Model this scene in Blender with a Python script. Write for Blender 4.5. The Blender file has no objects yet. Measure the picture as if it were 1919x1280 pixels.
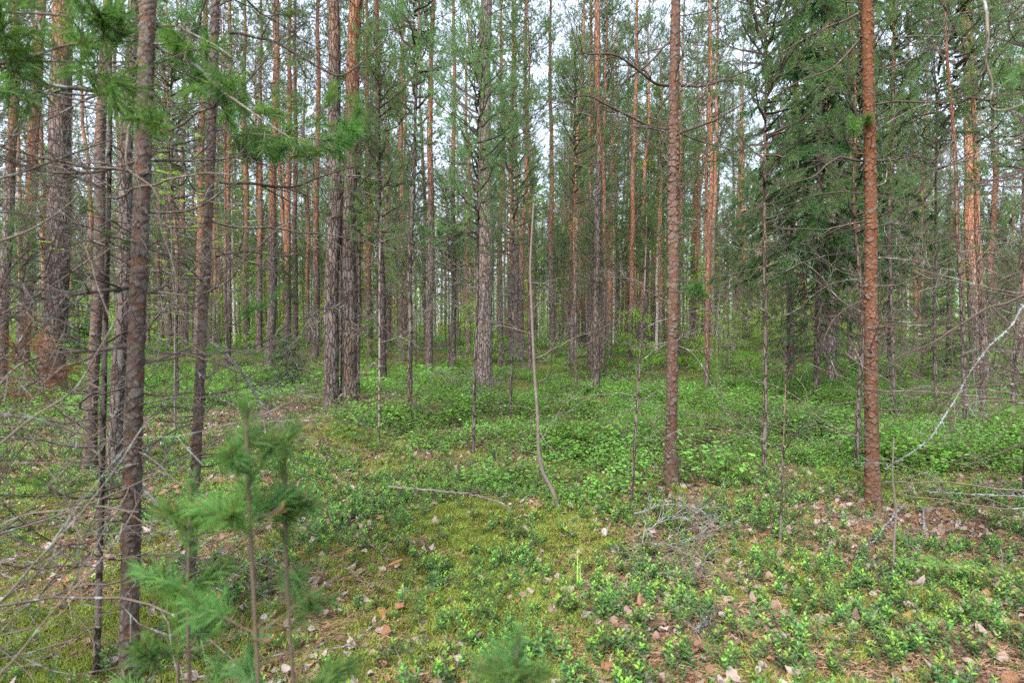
import bpy, math
import numpy as np
from mathutils import Vector

# ------------------------------------------------------------------ camera, sky, sun, exposure
SC = bpy.context.scene
COL = SC.collection
CAM_H = 1.6
F_PX = 1066.0                       # focal length in pixels of the 1919 px wide photograph
PITCH = math.radians(1.9)
cam_data = bpy.data.cameras.new('camera')
cam_data.sensor_width = 36.0
cam_data.lens = 36.0 * F_PX / 1919.0
cam_data.clip_start = 0.05
cam_data.clip_end = 2000.0
cam_data.dof.use_dof = True
cam_data.dof.focus_distance = 5.5
cam_data.dof.aperture_fstop = 2.4
cam = bpy.data.objects.new('camera', cam_data)
COL.objects.link(cam)
cam.location = (0, 0, CAM_H)
cam.rotation_euler = (math.radians(90) - PITCH, 0, 0)
SC.camera = cam

SUN_ELEV, SUN_AZ = math.radians(52), math.radians(205)     # azimuth clockwise from +Y: behind, a little to the left
world = bpy.data.worlds.new('World')
SC.world = world
world.use_nodes = True
wn = world.node_tree.nodes
sky = wn.new('ShaderNodeTexSky')
sky.sky_type = 'NISHITA'
sky.sun_disc = False
sky.sun_elevation = SUN_ELEV
sky.sun_rotation = SUN_AZ
sky.air_density = 1.0
sky.dust_density = 8.0
sky.ozone_density = 0.4
wn['Background'].inputs[1].default_value = 0.15
veil = wn.new('ShaderNodeMix')                            # a thin even cloud layer over the clear sky
veil.data_type = 'RGBA'
veil.inputs[0].default_value = 0.65
veil.inputs[7].default_value = (3.0, 3.3, 4.0, 1)
world.node_tree.links.new(sky.outputs[0], veil.inputs[6])
world.node_tree.links.new(veil.outputs[2], wn['Background'].inputs[0])
sun_l = bpy.data.lights.new('sun', 'SUN')
sun_l.energy = 1.7
sun_l.angle = math.radians(20)
sun_l.color = (1.0, 0.95, 0.87)
sun = bpy.data.objects.new('sun', sun_l)
COL.objects.link(sun)
sd = Vector((math.sin(SUN_AZ) * math.cos(SUN_ELEV), math.cos(SUN_AZ) * math.cos(SUN_ELEV), math.sin(SUN_ELEV)))
sun.rotation_euler = (-sd).to_track_quat('-Z', 'Y').to_euler()

SC.view_settings.view_transform = 'Standard'
SC.view_settings.look = 'None'
SC.view_settings.gamma = 1.0
SC.view_settings.exposure = 2.1
SC.render.engine = 'CYCLES'
SC.cycles.max_bounces = 6
SC.cycles.diffuse_bounces = 3
SC.cycles.glossy_bounces = 2
SC.cycles.transmission_bounces = 3
SC.cycles.transparent_max_bounces = 4
SC.cycles.caustics_reflective = False
SC.cycles.caustics_refractive = False
SC.cycles.sample_clamp_indirect = 4.0
SC.cycles.use_denoising = False
SC.cycles.denoiser = 'OPENIMAGEDENOISE'
SC.cycles.denoising_input_passes = 'RGB_ALBEDO_NORMAL'
SC.cycles.denoising_prefilter = 'ACCURATE'

# ------------------------------------------------------------------ noise, terrain, pixel helpers
def _hash(ix, iy, iz, seed):
    h = (ix.astype(np.int64) * 374761393 + iy.astype(np.int64) * 668265263 + iz.astype(np.int64) * 1274126177 + seed * 974711) & 0xFFFFFFFF
    h = ((h ^ (h >> 13)) * 1274126177) & 0xFFFFFFFF
    h = ((h ^ (h >> 16)) * 2246822519) & 0xFFFFFFFF
    h = h ^ (h >> 15)
    return (h & 0xFFFFFF).astype(np.float64) / float(0xFFFFFF)

def vnoise(x, y, z=None, seed=0):
    x = np.asarray(x, float); y = np.asarray(y, float)
    z = np.zeros_like(x) if z is None else np.asarray(z, float)
    ix, iy, iz = np.floor(x), np.floor(y), np.floor(z)
    fx, fy, fz = x - ix, y - iy, z - iz
    fx, fy, fz = [t * t * (3 - 2 * t) for t in (fx, fy, fz)]
    r = 0
    for dx in (0, 1):
        for dy in (0, 1):
            for dz in (0, 1):
                w = (fx if dx else 1 - fx) * (fy if dy else 1 - fy) * (fz if dz else 1 - fz)
                r = r + w * _hash(ix + dx, iy + dy, iz + dz, seed)
    return r * 2 - 1

def voronoi(x, y, z, seed=0):
    """F1, F2, cell random, offset in z to the nearest feature point."""
    ix, iy, iz = np.floor(x), np.floor(y), np.floor(z)
    f1 = np.full(x.shape, 9.0); f2 = np.full(x.shape, 9.0)
    cid = np.zeros(x.shape); cz = np.zeros(x.shape)
    for dx in (-1, 0, 1):
        for dy in (-1, 0, 1):
            for dz in (-1, 0, 1):
                a, b, c = ix + dx, iy + dy, iz + dz
                px = a + _hash(a, b, c, seed); py = b + _hash(a, b, c, seed + 1); pz = c + _hash(a, b, c, seed + 2)
                d = np.sqrt((px - x) ** 2 + (py - y) ** 2 + (pz - z) ** 2)
                near = d < f1
                f2 = np.where(near, f1, np.minimum(f2, d))
                cid = np.where(near, _hash(a, b, c, seed + 3), cid)
                cz = np.where(near, z - pz, cz)
                f1 = np.where(near, d, f1)
    return f1, f2, cid, cz

def gauss(x, y, cx, cy, sx, sy):
    return np.exp(-((x - cx) / sx) ** 2 - ((y - cy) / sy) ** 2)

def _h0(x, y):
    x = np.asarray(x, float); y = np.asarray(y, float)
    r = np.sqrt(x * x + y * y)
    far = np.clip((r - 4) / 14, 0, 1)
    h = 0.05 * vnoise(x / 1.3, y / 1.3, seed=5) + 0.022 * vnoise(x / 0.45, y / 0.45, seed=6)
    h = h + far * (0.16 * vnoise(x / 3.7, y / 3.7, seed=7) + 0.28 * vnoise(x / 13, y / 13, seed=8))
    h = h + 0.13 * gauss(x, y, -0.1, 4.35, 0.75, 0.6) + 0.30 * gauss(x, y, -2.5, 7.4, 0.7, 0.6)
    h = h + 0.30 * gauss(x, y, -3.0, 10.4, 2.2, 1.7) + 0.25 * gauss(x, y, -0.7, 14.5, 2.0, 2.0)
    h = h - 0.14 * gauss(x, y, 3.4, 4.5, 0.9, 0.7) + 0.10 * gauss(x, y, 0.3, 2.7, 0.9, 0.6)
    h = h + 0.10 * gauss(x, y, 1.6, 5.6, 0.6, 0.5)
    return h
H00 = float(_h0(0, 0))
def hgt(x, y):
    return _h0(x, y) - H00
def hz(x, y):
    return float(hgt(np.array([x]), np.array([y]))[0])

def ray(px, py):
    xc = (px - 959.5) / F_PX; zc = (640 - py) / F_PX
    return np.array([xc, math.cos(PITCH) + zc * math.sin(PITCH), -math.sin(PITCH) + zc * math.cos(PITCH)])
def at(px, py, y):
    d = ray(px, py)
    return np.array([0, 0, CAM_H]) + d * (y / d[1])
def ground_at(px, py):
    t = np.linspace(1.0, 90, 9000)
    d = ray(px, py)
    x, y, z = d[0] * t, d[1] * t, CAM_H + d[2] * t
    below = z < hgt(x, y)
    k = int(np.argmax(below)) if below.any() else len(t) - 1
    return np.array([x[k], y[k], hgt(x[k:k + 1], y[k:k + 1])[0]])

# ------------------------------------------------------------------ mesh collection
class MB:
    def __init__(self):
        self.v = []; self.f = []; self.n = 0; self.attr = {}
    def add(self, v, f, mat=0):
        v = np.asarray(v, float).reshape(-1, 3); f = np.asarray(f, np.int64)
        if len(v) == 0 or len(f) == 0:
            return
        self.v.append(v); self.f.append((f + self.n, mat)); self.n += len(v)
    def mesh(self, name, mats, smooth=True, attrs=None):
        me = bpy.data.meshes.new(name)
        v = np.concatenate(self.v) if self.v else np.zeros((0, 3))
        me.vertices.add(len(v))
        me.vertices.foreach_set('co', v.astype(np.float32).ravel())
        idx = np.concatenate([f.ravel() for f, _ in self.f])
        tot = np.concatenate([np.full(len(f), f.shape[1]) for f, _ in self.f])
        mid = np.concatenate([np.full(len(f), m) for f, m in self.f])
        me.loops.add(len(idx)); me.polygons.add(len(tot))
        me.loops.foreach_set('vertex_index', idx.astype(np.int32))
        me.polygons.foreach_set('loop_start', np.concatenate([[0], np.cumsum(tot)[:-1]]).astype(np.int32))
        me.polygons.foreach_set('material_index', mid.astype(np.int32))
        me.polygons.foreach_set('use_smooth', np.full(len(tot), bool(smooth)))
        for m in mats:
            me.materials.append(m)
        for k, a in (attrs or {}).items():
            at_ = me.attributes.new(k, 'FLOAT', 'POINT')
            at_.data.foreach_set('value', np.asarray(a, np.float32))
        me.update(calc_edges=True)
        return me

def link(name, me, parent=None, loc=None):
    o = bpy.data.objects.new(name, me)
    COL.objects.link(o)
    if parent is not None:
        o.parent = parent
    if loc is not None:
        o.location = loc
    return o
def thing(name, loc, label, cat, group=None, rz=0.0):
    o = link(name, None, loc=tuple(loc))
    o.rotation_euler = (0, 0, rz)
    o.empty_display_size = 0.2
    o['label'] = label; o['category'] = cat
    if group:
        o['group'] = group
    return o
def tag(o, label, cat, group=None):
    o['label'] = label; o['category'] = cat
    if group:
        o['group'] = group
    return o

def norm(a):
    return a / (np.linalg.norm(a, axis=-1, keepdims=True) + 1e-12)

def tube(mb, pts, rad, sides=5, mat=0, cap=True):
    pts = np.asarray(pts, float); rad = np.asarray(rad, float); n = len(pts)
    t = norm(np.gradient(pts, axis=0))
    ref = np.array([0.31, 0.77, 0.55]) if abs(t[0][2]) > 0.7 else np.array([0, 0, 1.0])
    a = norm(np.cross(t, ref)); b = np.cross(t, a)
    ang = np.arange(sides) * 2 * math.pi / sides
    v = pts[:, None, :] + rad[:, None, None] * (np.cos(ang)[None, :, None] * a[:, None, :] + np.sin(ang)[None, :, None] * b[:, None, :])
    i = np.arange(n - 1)[:, None] * sides; j = np.arange(sides)[None, :]; k = (j + 1) % sides
    f = np.stack([i + j, i + k, i + sides + k, i + sides + j], -1).reshape(-1, 4)
    mb.add(v.reshape(-1, 3), f, mat)

def grow(rng, p, d, L, r, lvl, out, tips, wig=0.22, up=0.0, nsub=6, spread=(0.5, 1.1), step=0.09, tmin=0.2):
    n = int(np.clip(L / step, 3, 16)); st = L / n
    p = np.array(p, float); d = norm(np.array(d, float))
    pts = [p.copy()]; dirs = [d.copy()]
    for i in range(n):
        d = norm(d + rng.normal(0, wig, 3) * (0.5 if i == 0 else 1.0) * math.sqrt(st / 0.09) * 0.8 + np.array([0, 0, up]) * st)
        p = p + d * st
        pts.append(p.copy()); dirs.append(d.copy())
    tt = np.linspace(0, 1, n + 1)
    out.append((np.array(pts), r * (1 - 0.78 * tt), lvl))
    tips.append((pts[-1], dirs[-1], lvl))
    if lvl > 0:
        for k in range(nsub):
            t = tmin + (0.97 - tmin) * (k + rng.random()) / nsub
            q = min(int(t * n), n - 1)
            base = pts[q] + (pts[q + 1] - pts[q]) * (t * n - q)
            ax = norm(np.cross(dirs[q], rng.normal(0, 1, 3)))
            a = rng.uniform(*spread)
            dd = dirs[q] * math.cos(a) + ax * math.sin(a)
            grow(rng, base, dd, L * rng.uniform(0.22, 0.5) * (1.15 - 0.55 * t), r * (1 - 0.78 * t) * 0.62, lvl - 1, out, tips, wig, up,
                 max(2, int(nsub * 0.55)), spread, step, tmin)

def add_twigs(mb, out, mat=0, rmin=0.0012, fat=1.0):
    for pts, rad, lvl in out:
        r = np.maximum(rad * fat, rmin)
        tube(mb, pts, r, 6 if r[0] > 0.007 else (4 if r[0] > 0.0035 else 3), mat)

def candles(mb, tips, mat, r=0.0014, L=0.018):
    for p, d, lv in tips:
        d = norm(np.asarray(d) + np.array([0, 0, 0.5]))
        tube(mb, [p - d * 0.01, p + d * L * 0.6, p + d * L], [r, r * 1.1, r * 0.3], 5, mat)

def needles(mb, rng, tips, dirs, per, L, w, shoot, mat=0, a0=0.45, a1=1.0):
    tips = np.asarray(tips, float).reshape(-1, 3); dirs = norm(np.asarray(dirs, float).reshape(-1, 3))
    if len(tips) == 0:
        return
    T = np.repeat(tips, per, 0); D = np.repeat(dirs, per, 0); n = len(T)
    a = norm(np.cross(D, rng.normal(0, 1, (n, 3)))); b = np.cross(D, a)
    t = rng.random(n); al = rng.uniform(a0, a1, n) * (1 - 0.45 * t); ph = rng.random(n) * 2 * math.pi
    nd = D * np.cos(al)[:, None] + (a * np.cos(ph)[:, None] + b * np.sin(ph)[:, None]) * np.sin(al)[:, None]
    o = T - D * ((1 - t) * shoot)[:, None]
    ln = L * rng.uniform(0.75, 1.15, n)
    sd_ = norm(np.cross(nd, rng.normal(0, 1, (n, 3)))) * (w / 2)
    v = np.stack([o - sd_, o + sd_, o + nd * (ln * 0.6)[:, None] + sd_ * 0.9, o + nd * ln[:, None] + np.array([0, 0, -1.0]) * (ln * 0.08)[:, None],
                  o + nd * (ln * 0.6)[:, None] - sd_ * 0.9], 1)
    i = np.arange(n)[:, None] * 5
    mb.add(v.reshape(-1, 3), np.concatenate([i + 0, i + 1, i + 2, i + 3, i + 4], 1), mat)

def leaves(mb, rng, pos, dirv, up, L, W, mat=0, fold=0.25, bend=0.0):
    """oval folded leaves: six outline points, two quads."""
    n = len(pos)
    d = norm(np.asarray(dirv, float)); s = norm(np.cross(d, np.asarray(up, float))); u = np.cross(s, d)
    L = np.broadcast_to(np.asarray(L, float), (n,))[:, None]; W = np.broadcast_to(np.asarray(W, float), (n,))[:, None]
    base = pos; tip = pos + d * L - u * L * bend
    m1 = pos + d * L * 0.32; m2 = pos + d * L * 0.7 - u * L * bend * 0.4
    v = np.stack([base, m1 + s * W * 0.5 + u * W * fold, m2 + s * W * 0.42 + u * W * fold, tip, m2 - s * W * 0.42 + u * W * fold, m1 - s * W * 0.5 + u * W * fold], 1)
    i = np.arange(n)[:, None] * 6
    mb.add(v.reshape(-1, 3), np.concatenate([np.concatenate([i, i + 1, i + 2, i + 3], 1), np.concatenate([i, i + 3, i + 4, i + 5], 1)], 0), mat)

# ------------------------------------------------------------------ materials
class NT:
    def __init__(self, name):
        self.m = bpy.data.materials.new(name); self.m.use_nodes = True
        self.t = self.m.node_tree; self.t.nodes.clear()
        self.out = self.t.nodes.new('ShaderNodeOutputMaterial')
    def n(self, kind, ins=None, **kw):
        nd = self.t.nodes.new(kind)
        for k, v in kw.items():
            setattr(nd, k, v)
        for k, v in (ins or {}).items():
            s = nd.inputs[k]
            if isinstance(v, bpy.types.NodeSocket):
                self.t.links.new(v, s)
            else:
                s.default_value = v
        return nd
    def math(self, op, a, b=None, c=None, clamp=False):
        ins = {0: a}
        if b is not None: ins[1] = b
        if c is not None: ins[2] = c
        return self.n('ShaderNodeMath', ins, operation=op, use_clamp=clamp).outputs[0]
    def mix(self, f, a, b, blend='MIX'):
        nd = self.n('ShaderNodeMix', None, data_type='RGBA', blend_type=blend)
        for k, v in ((0, f), (6, a), (7, b)):
            if isinstance(v, bpy.types.NodeSocket):
                self.t.links.new(v, nd.inputs[k])
            elif k == 0:
                nd.inputs[k].default_value = v
            else:
                nd.inputs[k].default_value = (*v[:3], 1)
        return nd.outputs[2]
    def step(self, x, lo, hi):
        return self.n('ShaderNodeMapRange', {0: x, 1: lo, 2: hi, 3: 0.0, 4: 1.0}, interpolation_type='SMOOTHSTEP', clamp=True).outputs[0]
    def noise(self, vec, scale, detail=3.0, rough=0.55):
        return self.n('ShaderNodeTexNoise', {'Vector': vec, 'Scale': scale, 'Detail': detail, 'Roughness': rough}).outputs[0]
    def coords(self, sx=1, sy=1, sz=1, rnd=True):
        tc = self.n('ShaderNodeTexCoord').outputs['Object']
        if rnd:
            oi = self.n('ShaderNodeObjectInfo').outputs['Random']
            off = self.n('ShaderNodeCombineXYZ', {0: self.math('MULTIPLY', oi, 37.0), 1: self.math('MULTIPLY', oi, 91.0), 2: self.math('MULTIPLY', oi, 13.0)}).outputs[0]
            v = self.n('ShaderNodeVectorMath', {0: tc, 1: off}, operation='ADD').outputs[0]
        else:
            v = tc
        if (sx, sy, sz) != (1, 1, 1):
            v = self.n('ShaderNodeVectorMath', {0: v, 1: (sx, sy, sz)}, operation='MULTIPLY').outputs[0]
        return tc, v
    def oattr(self, name):
        return self.n('ShaderNodeAttribute', attribute_type='OBJECT', attribute_name=name).outputs['Fac']
    def gattr(self, name):
        return self.n('ShaderNodeAttribute', attribute_type='GEOMETRY', attribute_name=name).outputs['Fac']
    def surf(self, col, rough=0.9, bump=None, bdist=0.01, bstr=1.0, spec=0.2):
        ins = {'Base Color': col, 'Roughness': rough, 'Specular IOR Level': spec}
        if bump is not None:
            ins['Normal'] = self.n('ShaderNodeBump', {'Height': bump, 'Distance': bdist, 'Strength': bstr}).outputs[0]
        if not isinstance(col, bpy.types.NodeSocket):
            ins['Base Color'] = (*col[:3], 1)
        p = self.n('ShaderNodeBsdfPrincipled', ins)
        self.t.links.new(p.outputs[0], self.out.inputs[0])
        return self.m
    def leafy(self, col, trans=0.35, gloss=0.06, rough=0.4, tcol=None):
        """thin foliage: diffuse + translucent + a little gloss"""
        d = self.n('ShaderNodeBsdfDiffuse', {0: col}).outputs[0]
        tl = self.n('ShaderNodeBsdfTranslucent', {0: tcol if tcol is not None else col}).outputs[0]
        s = self.n('ShaderNodeMixShader', {0: trans, 1: d, 2: tl}).outputs[0]
        if gloss > 0:
            g = self.n('ShaderNodeBsdfGlossy', {0: (1, 1, 1, 1), 'Roughness': rough}).outputs[0]
            fr = self.math('MULTIPLY', self.n('ShaderNodeFresnel', {0: 1.4}).outputs[0], gloss * 10, clamp=True)
            s = self.n('ShaderNodeMixShader', {0: fr, 1: s, 2: g}).outputs[0]
        self.t.links.new(s, self.out.inputs[0])
        return self.m

def mat_bark(name, scale, near=False):
    k = NT(name)
    tc, v = k.coords()
    z = k.n('ShaderNodeSeparateXYZ', {0: tc}).outputs[2]
    sv = k.n('ShaderNodeVectorMath', {0: v, 1: (1, 1, 0.26)}, operation='MULTIPLY').outputs[0]
    wob = k.n('ShaderNodeTexNoise', {'Vector': v, 'Scale': scale * 1.3, 'Detail': 2.0}).outputs[1]
    sv = k.n('ShaderNodeVectorMath', {0: sv, 1: k.n('ShaderNodeVectorMath', {0: wob, 3: 0.45 / scale}, operation='SCALE').outputs[0]}, operation='ADD').outputs[0]
    vd = k.n('ShaderNodeTexVoronoi', {'Vector': sv, 'Scale': scale}, feature='DISTANCE_TO_EDGE').outputs[0]
    vc = k.n('ShaderNodeTexVoronoi', {'Vector': sv, 'Scale': scale}, feature='F1').outputs['Color']
    cell = k.n('ShaderNodeSeparateColor', {0: vc}).outputs[0]
    n1 = k.noise(v, scale * 3.5, 4, 0.65); n2 = k.noise(v, 2.3, 3); n3 = k.noise(v, scale * 9, 2, 0.6)
    if near:
        edge = k.gattr('edge'); cell = k.gattr('cell')
    else:
        edge = k.step(vd, 0.0, 0.16)
    tone = k.math('ADD', k.math('MULTIPLY', cell, 0.75), k.math('MULTIPLY', k.math('SUBTRACT', n1, 0.25), 0.8), clamp=True)
    grey = k.mix(tone, (0.085, 0.07, 0.064), (0.235, 0.203, 0.19))
    grey = k.mix(k.math('MULTIPLY', k.step(n2, 0.5, 0.75), 0.6), grey, (0.17, 0.10, 0.07))
    org = k.mix(tone, (0.22, 0.10, 0.06), (0.45, 0.25, 0.16))
    org = k.mix(k.step(k.noise(v, scale * 1.1, 2), 0.58, 0.66), org, (0.21, 0.16, 0.14))
    oz = k.oattr('orange_z')
    hh = k.math('ADD', k.math('SUBTRACT', z, oz), k.math('MULTIPLY', k.math('SUBTRACT', k.noise(v, 3.0, 4, 0.7), 0.5), 3.2))
    of = k.math('MAXIMUM', k.step(hh, -1.3, 1.6), k.math('MULTIPLY', k.oattr('warm'), k.math('ADD', 0.6, k.noise(v, 4.0, 3))))
    col = k.mix(of, grey, org)
    wm = k.math('MULTIPLY', k.oattr('warm'), k.step(hh, -2.2, 0.3))
    col = k.mix(k.math('MULTIPLY', wm, 0.9), col, k.mix(tone, (0.12, 0.052, 0.03), (0.30, 0.13, 0.065)))
    if near:
        col = k.mix(k.math('MULTIPLY', k.step(z, 2.2, 0.3), 0.6), col, k.mix(tone, (0.05, 0.038, 0.032), (0.15, 0.118, 0.10)))
        col = k.mix(k.step(cell, 0.78, 0.82), col, (0.19, 0.18, 0.155))
        col = k.mix(k.math('MULTIPLY', k.step(cell, 0.22, 0.18), 0.8), col, (0.24, 0.105, 0.055))
    dark = k.mix(of, (0.05, 0.034, 0.028), (0.15, 0.065, 0.038))
    if near:
        dark = k.mix(of, (0.10, 0.05, 0.03), (0.13, 0.05, 0.025))
    col = k.mix(edge, dark, col)
    li = k.oattr('lichen')
    lm = k.math('MULTIPLY', k.step(k.noise(v, 16.0, 4, 0.7), 0.6, 0.68), k.math('MULTIPLY', li, k.math('ADD', 0.25, k.step(z, 3.5, 0.3))), clamp=True)
    col = k.mix(lm, col, (0.22, 0.27, 0.23))
    bt = k.oattr('tone')
    hs = k.n('ShaderNodeHueSaturation', {'Value': k.math('ADD', bt, 0.66 if near else 0.78), 'Color': col}).outputs[0]
    bump = k.math('ADD', k.math('MULTIPLY', edge, 0.0 if near else 0.7), k.math('ADD', k.math('MULTIPLY', n1, 0.5), k.math('MULTIPLY', n3, 0.25)))
    return k.surf(hs, 0.92, bump, 0.006 if near else 0.02, 0.9, 0.12)

BARK = mat_bark('pine_bark', 20.0)
BARK_NEAR = mat_bark('scaly_pine_bark', 30.0, True)

def mat_twig(name, a, b, lich, amt):
    k = NT(name)
    tc, v = k.coords()
    c = k.mix(k.noise(v, 22, 3), a, b)
    lm = k.step(k.noise(v, 17, 4, 0.7), 0.62 - amt, 0.68 - amt)
    c = k.mix(lm, c, lich)
    return k.surf(c, 0.95, k.noise(v, 130, 3), 0.002, 1.0, 0.1)
DEAD = mat_twig('dead_twig_bark', (0.05, 0.04, 0.036), (0.15, 0.125, 0.112), (0.20, 0.24, 0.22), 0.08)
PALE = mat_twig('pale_dead_wood', (0.10, 0.078, 0.066), (0.19, 0.16, 0.14), (0.20, 0.25, 0.225), 0.05)
DARKTWIG = mat_twig('dark_twig_bark', (0.045, 0.034, 0.03), (0.10, 0.078, 0.068), (0.22, 0.26, 0.23), 0.0)
LICHEN = mat_twig('lichen_crust', (0.09, 0.077, 0.068), (0.155, 0.16, 0.145), (0.19, 0.24, 0.235), 0.12)
LIVETWIG = mat_twig('live_twig_bark', (0.065, 0.050, 0.038), (0.12, 0.095, 0.072), (0.16, 0.15, 0.12), 0.0)
BUD = mat_twig('tan_shoot_bud', (0.16, 0.085, 0.04), (0.26, 0.17, 0.075), (0.3, 0.24, 0.13), 0.0)
SMOOTHBARK = mat_twig('smooth_grey_bark', (0.10, 0.085, 0.073), (0.18, 0.16, 0.145), (0.21, 0.24, 0.215), 0.03)

def mat_foliage(name, a, b, c, trans=0.35, gloss=0.04, nscale=1.4, vary=0.4):
    k = NT(name)
    tc, v = k.coords()
    oi = k.n('ShaderNodeObjectInfo').outputs['Random']
    col = k.mix(k.step(k.noise(v, nscale, 3, 0.6), 0.35, 0.65), a, b)
    col = k.mix(k.math('MULTIPLY', k.step(k.noise(v, nscale * 6, 2), 0.55, 0.7), 0.6), col, c)
    col = k.n('ShaderNodeHueSaturation', {'Hue': k.math('ADD', 0.485, k.math('MULTIPLY', oi, 0.03)), 'Value': k.math('ADD', 1.0 - vary / 2, k.math('MULTIPLY', oi, vary)), 'Color': col}).outputs[0]
    tcol = k.mix(1.0, col, (1.25, 1.35, 0.7), 'MULTIPLY')
    return k.leafy(col, trans, gloss, 0.45, tcol)
NEEDLE = mat_foliage('pine_needles', (0.11, 0.185, 0.098), (0.155, 0.245, 0.12), (0.215, 0.31, 0.125), 0.55, 0.0)
NEEDLE_NEAR = mat_foliage('fresh_pine_needles', (0.075, 0.155, 0.06), (0.11, 0.21, 0.062), (0.18, 0.31, 0.065), 0.42, 0.0, 6.0)
NEEDLE_DEAD = mat_foliage('dead_brown_needles', (0.15, 0.075, 0.045), (0.21, 0.115, 0.07), (0.13, 0.065, 0.035), 0.3, 0.0, 5.0)
SPRUCE_N = mat_foliage('spruce_needles', (0.055, 0.13, 0.055), (0.08, 0.175, 0.068), (0.13, 0.26, 0.085), 0.48, 0.0)
BROADLEAF = mat_foliage('broad_leaves', (0.15, 0.29, 0.045), (0.22, 0.38, 0.06), (0.29, 0.45, 0.08), 0.5, 0.0, 3.0)
BILBERRY = mat_foliage('bilberry_leaves', (0.085, 0.20, 0.042), (0.13, 0.265, 0.055), (0.21, 0.36, 0.075), 0.36, 0.0, 2.5, 0.9)
LINGON = mat_foliage('lingonberry_leaves', (0.045, 0.12, 0.036), (0.068, 0.16, 0.04), (0.11, 0.215, 0.046), 0.22, 0.03, 20.0, 0.9)
LINGON_NEW = mat_foliage('lingonberry_new_leaves', (0.15, 0.31, 0.045), (0.21, 0.38, 0.055), (0.13, 0.28, 0.045), 0.36, 0.03, 20.0)
MOSSFIB = mat_foliage('moss_fibres', (0.15, 0.20, 0.045), (0.24, 0.28, 0.075), (0.29, 0.24, 0.10), 0.4, 0.0, 30.0, 0.9)
GRASSM = mat_foliage('grass_blade_green', (0.22, 0.36, 0.06), (0.27, 0.42, 0.08), (0.3, 0.4, 0.1), 0.4, 0.05, 4.0)

def mat_leaf_litter():
    k = NT('dry_leaf')
    oi = k.n('ShaderNodeObjectInfo').outputs['Random']
    tc, v = k.coords()
    r = k.n('ShaderNodeValToRGB', {0: oi})
    cr = r.color_ramp
    cr.elements[0].position = 0.0; cr.elements[0].color = (0.11, 0.06, 0.04, 1)
    cr.elements[1].position = 1.0; cr.elements[1].color = (0.34, 0.305, 0.295, 1)
    for p, c in ((0.14, (0.26, 0.11, 0.045)), (0.24, (0.17, 0.105, 0.075)), (0.5, (0.25, 0.195, 0.17)), (0.8, (0.31, 0.262, 0.248))):
        e = cr.elements.new(p); e.color = (*c, 1)
    c = k.mix(k.math('MULTIPLY', k.noise(v, 60, 3), 0.5), r.outputs[0], (0.20, 0.16, 0.135))
    return k.leafy(c, 0.2, 0.03, 0.5)
DRYLEAF = mat_leaf_litter()
k = NT('bark_chip')
oi = k.n('ShaderNodeObjectInfo').outputs['Random']
tc, v = k.coords()
CHIP = k.surf(k.mix(k.noise(v, 40, 2), (0.07, 0.04, 0.028), k.mix(oi, (0.26, 0.18, 0.14), (0.19, 0.085, 0.045))), 0.9)
k = NT('brown_needle_litter')
oi = k.n('ShaderNodeObjectInfo').outputs['Random']
NEEDLE_LITTER = k.surf(k.mix(oi, (0.13, 0.075, 0.045), (0.29, 0.20, 0.13)), 0.9)

def mat_ground():
    k = NT('forest_floor')
    tc, v = k.coords(rnd=False)
    moss = k.mix(k.noise(v, 9, 4, 0.7), (0.10, 0.115, 0.03), (0.22, 0.21, 0.065))
    lit = k.mix(k.noise(v, 30, 4, 0.7), (0.05, 0.036, 0.027), (0.185, 0.135, 0.10))
    l = k.gattr('litter')
    f = k.step(k.math('ADD', l, k.math('MULTIPLY', k.math('SUBTRACT', k.noise(v, 5, 4, 0.7), 0.5), 1.4)), 0.3, 0.65)
    c = k.mix(f, moss, lit)
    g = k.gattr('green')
    far = k.mix(k.noise(v, 3, 4, 0.7), (0.022, 0.032, 0.012), (0.055, 0.07, 0.022))  # near-black floor under the bilberry: shade between clumps painted into the colour
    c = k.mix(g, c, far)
    b = k.math('ADD', k.noise(v, 60, 4, 0.7), k.math('MULTIPLY', k.noise(v, 200, 2, 0.6), 0.5))
    return k.surf(c, 0.95, b, 0.03, 1.0, 0.08)
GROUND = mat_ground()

# ------------------------------------------------------------------ ground
def litter_field(x, y):
    n = vnoise(x / 0.9, y / 0.9, seed=21)
    l = 0.47 + 0.30 * n + 0.28 * vnoise(x / 0.33, y / 0.33, seed=22)
    l = l + 0.75 * gauss(x, y, -2.6, 9.6, 1.9, 1.2) + 0.7 * gauss(x, y, 3.3, 4.4, 1.1, 0.75) + 0.4 * gauss(x, y, 1.3, 4.6, 0.5, 0.4)
    l = l + 0.6 * gauss(x, y, -1.7, 12.5, 1.8, 1.5) + 0.5 * gauss(x, y, 1.1, 15, 0.8, 0.8) + 0.35 * gauss(x, y, -4.2, 10.5, 1.6, 1.6)
    l = l - 0.55 * gauss(x, y, -0.1, 4.3, 0.7, 0.45) - 0.5 * gauss(x, y, -2.5, 7.3, 0.7, 0.5) - 0.4 * gauss(x, y, 0.0, 3.0, 0.6, 0.45) - 0.5 * gauss(x, y, -2.3, 2.9, 0.7, 0.5)
    return l
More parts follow.
